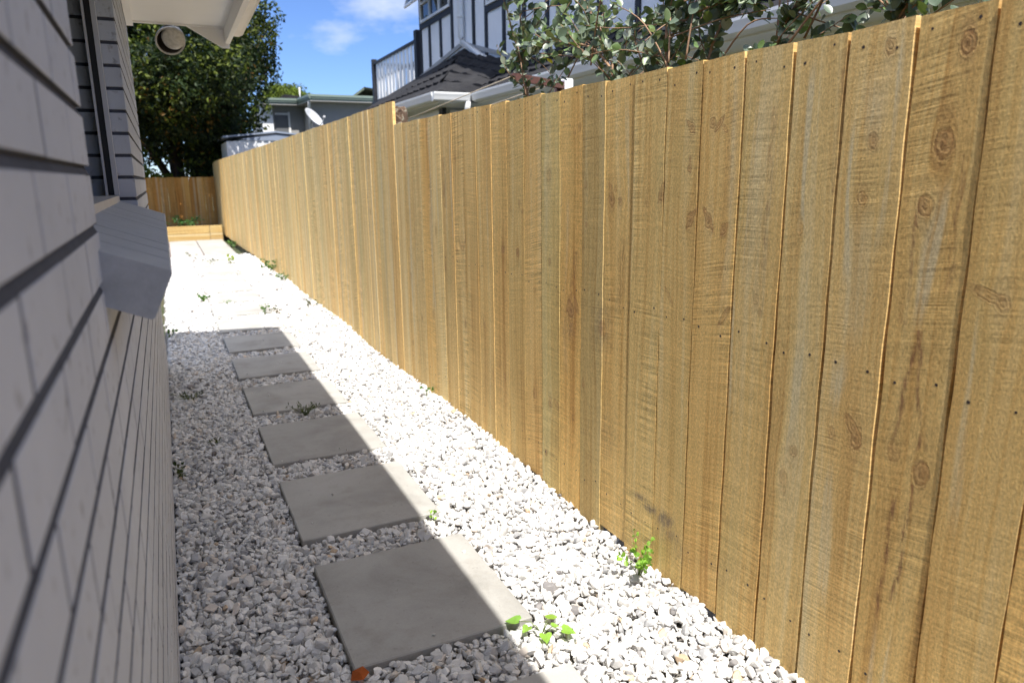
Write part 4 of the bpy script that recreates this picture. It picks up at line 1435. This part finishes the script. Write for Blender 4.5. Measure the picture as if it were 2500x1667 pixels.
# big dark evergreen beyond the back fence
for _ in range(120):
    d = rng.normal(size=3); d /= np.linalg.norm(d)
    rr = rng.uniform(.35, 1.0) ** .6
    blobs.append((0.55 + d[0] * 2.05 * rr, 19.9 + d[1] * 2.6 * rr, 4.25 + d[2] * 2.55 * rr, rng.uniform(.38, .72)))
for _ in range(34):
    blobs.append((rng.uniform(.75, 1.95), rng.uniform(18.9, 20.8), rng.uniform(1.4, 2.8), rng.uniform(.35, .55)))
for _ in range(26):
    blobs.append((rng.uniform(-.9, 1.7), rng.uniform(16.9, 18.4), rng.uniform(2.45, 3.6), rng.uniform(.35, .55)))
for _ in range(26):
    blobs.append((rng.uniform(-1.1, 1.5), rng.uniform(16.25, 17.2), rng.uniform(2.75, 3.7), rng.uniform(.34, .48)))
blobs += [(2.55, 19.9, 4.6, .5), (2.7, 20, 5.2, .5), (2.55, 19.6, 3.7, .42), (2.2, 19.5, 3.0, .45), (2.6, 19.8, 4.15, .4), (2.15, 19.6, 2.55, .35), (-.6, 18.4, 2.5, .5), (-.1, 18.0, 2.3, .4), (.5, 17.6, 2.5, .4),
          (1.0, 17.6, 2.45, .45), (1.5, 17.8, 2.6, .45), (.0, 17.3, 3.0, .5), (.9, 17.1, 3.2, .5), (1.7, 17.4, 3.4, .5), (.3, 16.9, 4.0, .5), (1.2, 16.9, 4.3, .5), (-.6, 17.0, 3.6, .5)]
for _ in range(12):
    blobs.append((rng.uniform(-.75, .1), rng.uniform(19.3, 20.6), rng.uniform(1.75, 2.7), rng.uniform(.26, .45)))
tp = [([(.45, 20.2, -.07), (.42, 20.1, .9), (.36, 20.0, 1.8), (.4, 20.0, 3.0), (.5, 20, 4.6)], [.22, .18, .15, .12, .05]),
      ([(.55, 20.3, -.07), (.75, 20.2, 1.1), (.95, 20.0, 2.2), (1.5, 20, 3.6)], [.18, .14, .11, .05]),
      ([(.40, 20.1, .9), (-.1, 19.9, 1.9), (-.6, 19.6, 2.9)], [.11, .08, .04]),
      ([(.7, 20.2, 1.0), (1.3, 19.8, 1.8), (2.0, 19.6, 2.8)], [.10, .07, .03]),
      ([(.2, 20.0, 1.4), (.0, 19.7, 1.65), (-.3, 19.3, 2.1)], [.05, .035, .02])]
tree('evergreen_tree', 'large dark evergreen tree with orange tinged leaves behind the brown back fence', (.45, 20.2, -.07), tp, blobs, 74000, .105, .055,
     [(.020, .036, .010), (.016, .030, .010), (.026, .042, .010), (.013, .024, .009), (.040, .055, .012), (.015, .028, .010), (.018, .034, .010)], 5, orange=.03)
rng = np.random.default_rng(4)
blobs = []
for _ in range(46):
    d = rng.normal(size=3); d /= np.linalg.norm(d); d[2] = abs(d[2])
    blobs.append((4.85 + d[0] * 1.05, 31.5 + d[1] * 1.0, 3.75 + d[2] * 1.05, rng.uniform(.25, .42)))
tree('leafy_tree', 'round yellow green tree top showing above the grey far house', (4.85, 31.5, -.07), [([(4.85, 31.5, -.07), (4.85, 31.5, 3.9)], [.16, .08])], blobs, 9000, .11, .06,
     [(.11, .15, .02), (.14, .18, .025), (.085, .12, .02)], 6)
blobs = [(-.25, 19.2, 1.35, .22), (-.05, 19.15, 1.32, .2), (.12, 19.2, 1.24, .18), (-.4, 19.3, 1.45, .22), (-.7, 19.3, 1.4, .25), (.3, 19.25, 1.18, .16)]
tree('hedge_shrub', 'bright yellow green shrub top poking over the left end of the brown back fence', (-.2, 19.2, -.07), [([(-.2, 19.2, -.07), (-.2, 19.2, 1.3)], [.05, .03])], blobs, 900, .08, .05,
     [(.20, .24, .03), (.14, .19, .03)], 8, cat='shrub')

# ------------------------------------------------------------------ feijoa bush leaning over the fence
rng = np.random.default_rng(21)
bu = thing('feijoa_bush', 'grey green feijoa bush with round leaves and small fruit leaning over the fence top', 'bush', (1.75, 2.5, -.07))
br_ = MB()
LP, LD = [], []


def branch(path, r0, r1, leaf_from=.2, dens=40, seg=7):
    pts = [Vector(p) for p in path]
    # smooth the polyline a little
    out = []
    for i in range(len(pts) - 1):
        p0 = pts[max(i - 1, 0)]; p1 = pts[i]; p2 = pts[i + 1]; p3 = pts[min(i + 2, len(pts) - 1)]
        for k_ in range(5):
            t_ = k_ / 5
            out.append(0.5 * ((2 * p1) + (-p0 + p2) * t_ + (2 * p0 - 5 * p1 + 4 * p2 - p3) * t_ ** 2 + (-p0 + 3 * p1 - 3 * p2 + p3) * t_ ** 3))
    out.append(pts[-1])
    n = len(out)
    br_.tube(out, [r0 + (r1 - r0) * i / (n - 1) for i in range(n)], seg)
    Lt = sum((out[i + 1] - out[i]).length for i in range(n - 1))
    acc = 0
    nl = int(dens * Lt)
    for _ in range(nl):
        q = rng.uniform(leaf_from, 1.0)
        i = min(int(q * (n - 1)), n - 2)
        p_ = out[i].lerp(out[i + 1], q * (n - 1) - i)
        LP.append(tuple(p_)); LD.append(tuple((out[i + 1] - out[i]).normalized()))
    return out


mains = [
    [(1.72, 2.70, -.07), (1.72, 2.66, .9), (1.70, 2.60, 1.55), (1.72, 2.72, 1.80), (1.75, 2.95, 2.02), (1.78, 3.05, 2.3)],
    [(1.73, 2.45, -.07), (1.72, 2.5, 1.2), (1.68, 2.62, 1.68), (1.66, 3.0, 1.83), (1.66, 3.38, 1.84), (1.68, 3.56, 1.80)],
    [(1.76, 2.35, -.07), (1.78, 2.3, 1.0), (1.74, 2.10, 1.6), (1.76, 1.98, 1.85), (1.80, 1.9, 2.2)],
    [(1.78, 2.15, -.07), (1.76, 2.2, 1.1), (1.70, 2.26, 1.6), (1.72, 2.3, 1.9), (1.74, 2.36, 2.25)],
    [(1.80, 2.0, -.07), (1.76, 1.85, 1.2), (1.68, 1.72, 1.58), (1.66, 1.62, 1.72), (1.68, 1.50, 1.85)],
    [(1.72, 2.9, -.07), (1.70, 3.1, 1.2), (1.66, 3.3, 1.62), (1.68, 3.42, 1.9), (1.70, 3.46, 2.3)],
    [(1.86, 2.5, -.07), (1.84, 2.6, 1.2), (1.80, 2.5, 1.6), (1.78, 2.3, 1.78), (1.74, 2.05, 1.80), (1.72, 1.85, 1.76)],
    [(1.84, 1.9, -.07), (1.80, 1.55, 1.2), (1.72, 1.38, 1.56), (1.70, 1.30, 1.66), (1.70, 1.25, 1.8)],
]
for m_ in mains:
    branch(m_, .0075, .003, .5, 48)
# side shoots
for m_ in mains:
    for _ in range(22):
        i = rng.integers(2, len(m_))
        a_ = Vector(m_[i - 1]).lerp(Vector(m_[i]), rng.random())
        if a_.z < 1.38: a_ = Vector(m_[2]).lerp(Vector(m_[3]), rng.random())
        d_ = Vector((rng.uniform(-.5, .7), rng.uniform(-1, 1), rng.uniform(-.25, .8))).normalized() * rng.uniform(.14, .50)
        b_ = a_ + d_
        if b_.y > 3.42: b_.y = 3.42 - rng.uniform(0, .15)
        if b_.x < 1.40: b_.x = 1.40 + rng.uniform(0, .1)
        mid = a_.lerp(b_, .5) + Vector((rng.uniform(-.03, .03), rng.uniform(-.03, .03), rng.uniform(-.02, .05)))
        branch([a_, mid, b_], .0028, .0011, .12, 56, 5)
for _ in range(12):
    a_ = Vector((rng.uniform(1.6, 1.8), rng.uniform(1.5, 3.3), rng.uniform(1.5, 1.7)))
    b_ = a_ + Vector((rng.uniform(-.15, .2), rng.uniform(-.6, .6), rng.uniform(.05, .45)))
    b_.x = max(b_.x, 1.42)
    branch([a_, a_.lerp(b_, .5) + Vector((0, 0, .06)), b_], .004, .0012, .5, 10, 5)
br_.build('branch', M['twig'], bu)
LPa, LDa = np.array(LP), np.array(LD)
# keep leaf bases clear of the fence
ok = LPa[:, 0] > 1.37
LPa, LDa = LPa[ok], LDa[ok]


def oval_leaves(P, D, L, W, tint, rng):
    n = len(P)
    d = D * .5 + rng.normal(size=(n, 3)) * .75; d[:, 2] += .1
    d /= np.linalg.norm(d, axis=1)[:, None]
    up = rng.normal(size=(n, 3)) * .7 + np.array([-.2, -.5, .8])
    sd = np.cross(d, up); sd /= np.linalg.norm(sd, axis=1)[:, None] + 1e-9
    nn = np.cross(sd, d)
    L = L * rng.uniform(.55, 1.2, (n, 1)); W = W * L / .05 * rng.uniform(.85, 1.15, (n, 1)) if False else L * (W / .045) * rng.uniform(.85, 1.15, (n, 1))
    prof = [(0.0, .0), (.10, .07), (.26, .36), (.42, .48), (.60, .50), (.78, .40), (.92, .20), (1.0, 0.0)]
    cols = []
    curl = rng.uniform(-.12, .22, (n, 1))
    for (a, w_) in prof:
        c = P + d * L * (a + .08) - nn * L * curl * a * a
        cols.append(c)
        if 0 < a < 1:
            cols.append(c - sd * W * w_ + nn * W * w_ * .28)
            cols.append(c + sd * W * w_ + nn * W * w_ * .28)
    V = np.stack(cols, 1)
    nv = V.shape[1]
    tri = []
    idx = []
    k_ = 0
    for (a, w_) in prof:
        if 0 < a < 1: idx.append((k_, k_ + 1, k_ + 2)); k_ += 3
        else: idx.append((k_,)); k_ += 1
    for i in range(len(prof) - 1):
        A, B = idx[i], idx[i + 1]
        if len(A) == 1: tri += [(A[0], B[0], B[1]), (A[0], B[2], B[0])]
        elif len(B) == 1: tri += [(A[0], B[0], A[1]), (A[0], A[2], B[0])]
        else:
            tri += [(A[0], B[0], B[1]), (A[0], B[1], A[1]), (A[0], A[2], B[2]), (A[0], B[2], B[0])]
    F = (np.array(tri)[None] + (np.arange(n) * nv)[:, None, None]).reshape(-1, 3)
    return V.reshape(-1, 3), F, np.repeat(tint, nv, 0)


pal = np.array([(.105, .140, .090), (.085, .120, .080), (.12, .165, .075), (.155, .190, .135), (.26, .29, .225), (.11, .17, .055), (.08, .115, .072), (.095, .13, .088)])
tint = pal[rng.integers(0, len(pal), len(LPa))] * 1.15 * rng.uniform(.75, 1.25, (len(LPa), 1))
yel = rng.random(len(LPa)) < .006
tint[yel] = (.36, .30, .04)
V, F, C = oval_leaves(LPa, LDa, .045, .029, tint, rng)
V[:, 0] = np.maximum(V[:, 0], 1.352)
np_mesh('foliage', V, F, M['feijoa'], {'tint': C}, smooth=True, parent=bu)
fm = MB()
frings = [(-.030, .002), (-.028, .010), (-.018, .0185), (0, .0215), (.017, .018), (.027, .010), (.029, .004)]
disc_shell(fm, (0, 0, 0), (0, 0, -1), frings, 14)
for q in range(4):
    an = q * math.pi / 2
    fm.add([(.004 * math.cos(an), .004 * math.sin(an), -.028), (.010 * math.cos(an + .5), .010 * math.sin(an + .5), -.036), (.010 * math.cos(an - .5), .010 * math.sin(an - .5), -.036)], [(0, 1, 2)])
t = NT('feijoa_fruit_skin')
n = t.noise(t.obj(), 120, 3, .6)
t.inp('Base Color', t.ramp(n, [(.3, (.075, .13, .085)), (.7, (.13, .20, .135))])).inp('Roughness', .55)
t.bump(n, .4, .001)
M['fruit'] = t.m
fo = None
for k_, (fx, fy, fz) in enumerate(((1.60, 2.36, 1.735), (1.62, 2.30, 1.765), (1.56, 2.98, 1.685), (1.57, 2.90, 1.670), (1.58, 2.72, 1.74), (1.55, 1.80, 1.625), (1.58, 2.62, 1.775), (1.60, 1.95, 1.615), (1.62, 3.3, 1.78), (1.55, 3.0, 1.72))):
    if fo is None:
        me = None
        bu_o = Vector(bu['_o'])
        fm.v = [(a + bu_o.x, b + bu_o.y, c + bu_o.z) for a, b, c in fm.v]
        fo = fm.build('fruit', M['fruit'], bu)
        o = fo
    else:
        o = fo.copy(); COL.objects.link(o); o.parent = bu
    o.location = Vector((fx, fy, fz)) - bu_o
    o.rotation_euler = (random.uniform(-.4, .4), random.uniform(-.4, .4), random.uniform(0, 6))


# ------------------------------------------------------------------ weeds
def weed(name, label, cat, loc, stems, nleaf, L, W, pal, seed, h=.06, rad_=.05, style='tri', group=None, dry=False):
    rng = np.random.default_rng(seed)
    w_ = thing(name, label, cat, loc, group)
    mb = MB()
    P, D = [], []
    for i in range(stems):
        an = rng.uniform(0, 6.28); rr = rad_ * rng.uniform(.4, 1.0)
        tip = Vector((loc[0] + math.cos(an) * rr, loc[1] + math.sin(an) * rr, loc[2] + h * rng.uniform(.4, 1.0)))
        b0 = Vector(loc) + Vector((rng.uniform(-.006, .006), rng.uniform(-.006, .006), -.012))
        mid = b0.lerp(tip, .5) + Vector((0, 0, h * .2))
        mb.tube([b0, mid, tip], [.0014, .0011, .0007], 5)
        k_ = max(1, nleaf // stems)
        for j in range(k_):
            q = 1.0 if j == 0 else rng.uniform(.25, 1.0)
            p_ = b0.lerp(mid, q * 2) if q < .5 else mid.lerp(tip, q * 2 - 1)
            P.append(tuple(p_)); D.append(tuple((tip - b0).normalized()))
    mb.build('stem', M['stem'] if not dry else M['twig'], w_)
    P, D = np.array(P), np.array(D)
    pal = np.array(pal)
    tint = pal[rng.integers(0, len(pal), len(P))] * rng.uniform(.8, 1.2, (len(P), 1))
    V, F, C = oval_leaves(P, D, L, W, tint, rng)
    V[:, 0] = np.clip(V[:, 0], -.085, fence_x(loc[1]) - .008)
    np_mesh('foliage', V, F, M['weed'] if not dry else M['dry'], {'tint': C}, parent=w_)
    return w_


G1 = [(.22, .42, .05), (.27, .47, .06), (.18, .36, .04)]
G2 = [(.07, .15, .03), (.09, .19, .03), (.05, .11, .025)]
G3 = [(.05, .07, .025), (.07, .085, .03), (.04, .055, .02)]
weed('weed', 'bright green bushy weed growing at the foot of the near palings', 'weed', (1.245, 1.715, .01), 11, 95, .020, .034, G1, 31, .095, .075)
weed('weed', 'single upright leafy shoot rising against the palings beside the bushy weed', 'weed', (1.292, 1.80, .012), 3, 20, .013, .030, G1, 32, .12, .02)
# seedling with broad heart leaves
hw = thing('seedling', 'trailing seedling with broad heart shaped leaves at the sunlit corner of the nearest whole paver', 'weed', (.83, 1.605, .0))
mb = MB()
pts = [(.785, 1.648, .018, .042, 2.4), (.800, 1.615, .016, .028, 3.6), (.868, 1.612, .022, .034, .9), (.878, 1.560, .016, .040, -.6), (.826, 1.565, .016, .034, -1.9), (.858, 1.585, .02, .022, -.3)]
hv, hf, hc = [], [], []
for (lx, ly, lz, s_, an) in pts:
    mb.tube([(.835, 1.60, -.01), ((lx + .835) / 2, (ly + 1.60) / 2, lz + .006), (lx, ly, lz)], [.0015, .0013, .001], 5)
    prof = [(0, 0), (-.12, .28), (.05, .52), (.35, .50), (.62, .32), (.85, .12), (1.0, 0)]
    ring_ = [(a, w2) for a, w2 in prof] + [(a, -w2) for a, w2 in prof[-2:0:-1]]
    b = len(hv)
    ca, sa = math.cos(an), math.sin(an)
    hv.append((lx + ca * .4 * s_, ly + sa * .4 * s_, lz - .003))
    for (a, w2) in ring_:
        hv.append((lx + (ca * a - sa * w2) * s_, ly + (sa * a + ca * w2) * s_, lz + abs(w2) * s_ * .28 - a * s_ * .18))
    k_ = len(ring_)
    for j in range(k_):
        hf.append((b, b + 1 + j, b + 1 + (j + 1) % k_))
    hc += [(.25 * random.uniform(.85, 1.2), .44 * random.uniform(.9, 1.15), .07)] * (k_ + 1)
mb.build('stem', M['stem'], hw)
np_mesh('foliage', np.array(hv), np.array(hf), M['weed'], {'tint': np.array(hc)}, smooth=True, parent=hw)
weed('weed', 'tiny green sprout at the near right corner of the second whole paver', 'weed', (.792, 2.405, -.002), 3, 7, .018, .034, G1, 33, .03, .015)
weed('weed', 'small green sprout against the palings halfway along the shadowed stretch', 'weed', (1.275, 3.88, .01), 4, 18, .020, .03, G2, 34, .06, .03)
weed('weed', 'leafy green weed on the gravel left of the sunlit pavers', 'weed', (.255, 8.28, .0), 8, 34, .034, .036, G2, 35, .06, .085)
weed('weed', 'row of three little green tufts on a sunlit paver edge', 'weed', (.52, 8.03, .0), 4, 10, .022, .03, G2, 36, .02, .06)
weed('weed', 'upright green weed on the right side of the first sunlit pavers', 'weed', (.77, 7.19, .0), 7, 34, .026, .036, G2, 37, .10, .055)
weed('weed', 'sprawling dry grey green weed right of the upright weed', 'weed', (.905, 7.12, .0), 8, 26, .022, .028, G3, 38, .06, .10, dry=True)
weed('weed', 'clump of green weeds along the foot of the tall palings', 'weed', (1.235, 10.2, .02), 12, 60, .040, .038, G2, 39, .18, .16)
weed('weed', 'lower weed clump along the tall palings just nearer than the taller clump', 'weed', (1.26, 9.4, .02), 10, 40, .034, .034, G2, 40, .10, .16)
weed('weed', 'dark dry weed flattened on the gravel beside the tall palings', 'weed', (1.24, 7.35, .012), 8, 30, .028, .03, G3, 41, .05, .08, dry=True)
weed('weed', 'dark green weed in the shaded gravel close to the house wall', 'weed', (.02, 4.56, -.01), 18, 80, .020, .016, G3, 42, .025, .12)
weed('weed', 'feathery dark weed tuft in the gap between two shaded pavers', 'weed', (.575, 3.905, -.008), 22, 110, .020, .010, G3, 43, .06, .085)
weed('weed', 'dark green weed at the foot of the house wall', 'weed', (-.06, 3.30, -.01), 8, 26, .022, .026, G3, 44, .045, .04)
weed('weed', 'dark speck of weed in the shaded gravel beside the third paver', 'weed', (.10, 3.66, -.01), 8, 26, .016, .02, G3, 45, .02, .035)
weed('weed', 'small weed at the wall foot where the house shadow ends', 'weed', (-.06, 6.52, -.01), 9, 36, .03, .03, G2, 46, .07, .06)
weed('weed', 'green weeds in the dark gap below the far palings beside the slab landing', 'weed', (1.10, 15.0, -.01), 10, 44, .05, .04, G2, 47, .10, .10)
weed('weed', 'sparse grey stalks of weed at the left corner of the slab landing', 'weed', (.34, 12.6, .0), 9, 26, .035, .02, G3, 48, .14, .12, dry=True)
weed('weed', 'pale thin weed stalks on the last paver before the landing', 'weed', (.55, 12.0, .0), 8, 22, .035, .02, G3, 49, .10, .12)
weed('weed', 'single yellow green weed right of the last pavers', 'weed', (.86, 12.0, .0), 5, 20, .045, .04, [(.22, .28, .04)], 50, .10, .06)
weed('grass_clump', 'green grassy plant in the soil behind the timber edging', 'plant', (.38, 17.6, .255), 34, 200, .085, .012, [(.06, .16, .04), (.08, .2, .05)], 51, .22, .36)

lf = MB()
lf.add([(.300, 1.630, .004), (.330, 1.612, .010), (.352, 1.640, .006), (.340, 1.662, .013), (.312, 1.660, .008), (.326, 1.640, .015)],
       [(0, 1, 5), (1, 2, 5), (2, 3, 5), (3, 4, 5), (4, 0, 5)], False, tint=(.36, .085, .018))
tag(lf.build('fallen_leaf', M['dry'], origin=(.326, 1.64, .0)), 'orange brown fallen leaf on the gravel by the nearest whole paver', 'leaf')

for o in list(bpy.data.objects):
    if '_o' in o:
        del o['_o']
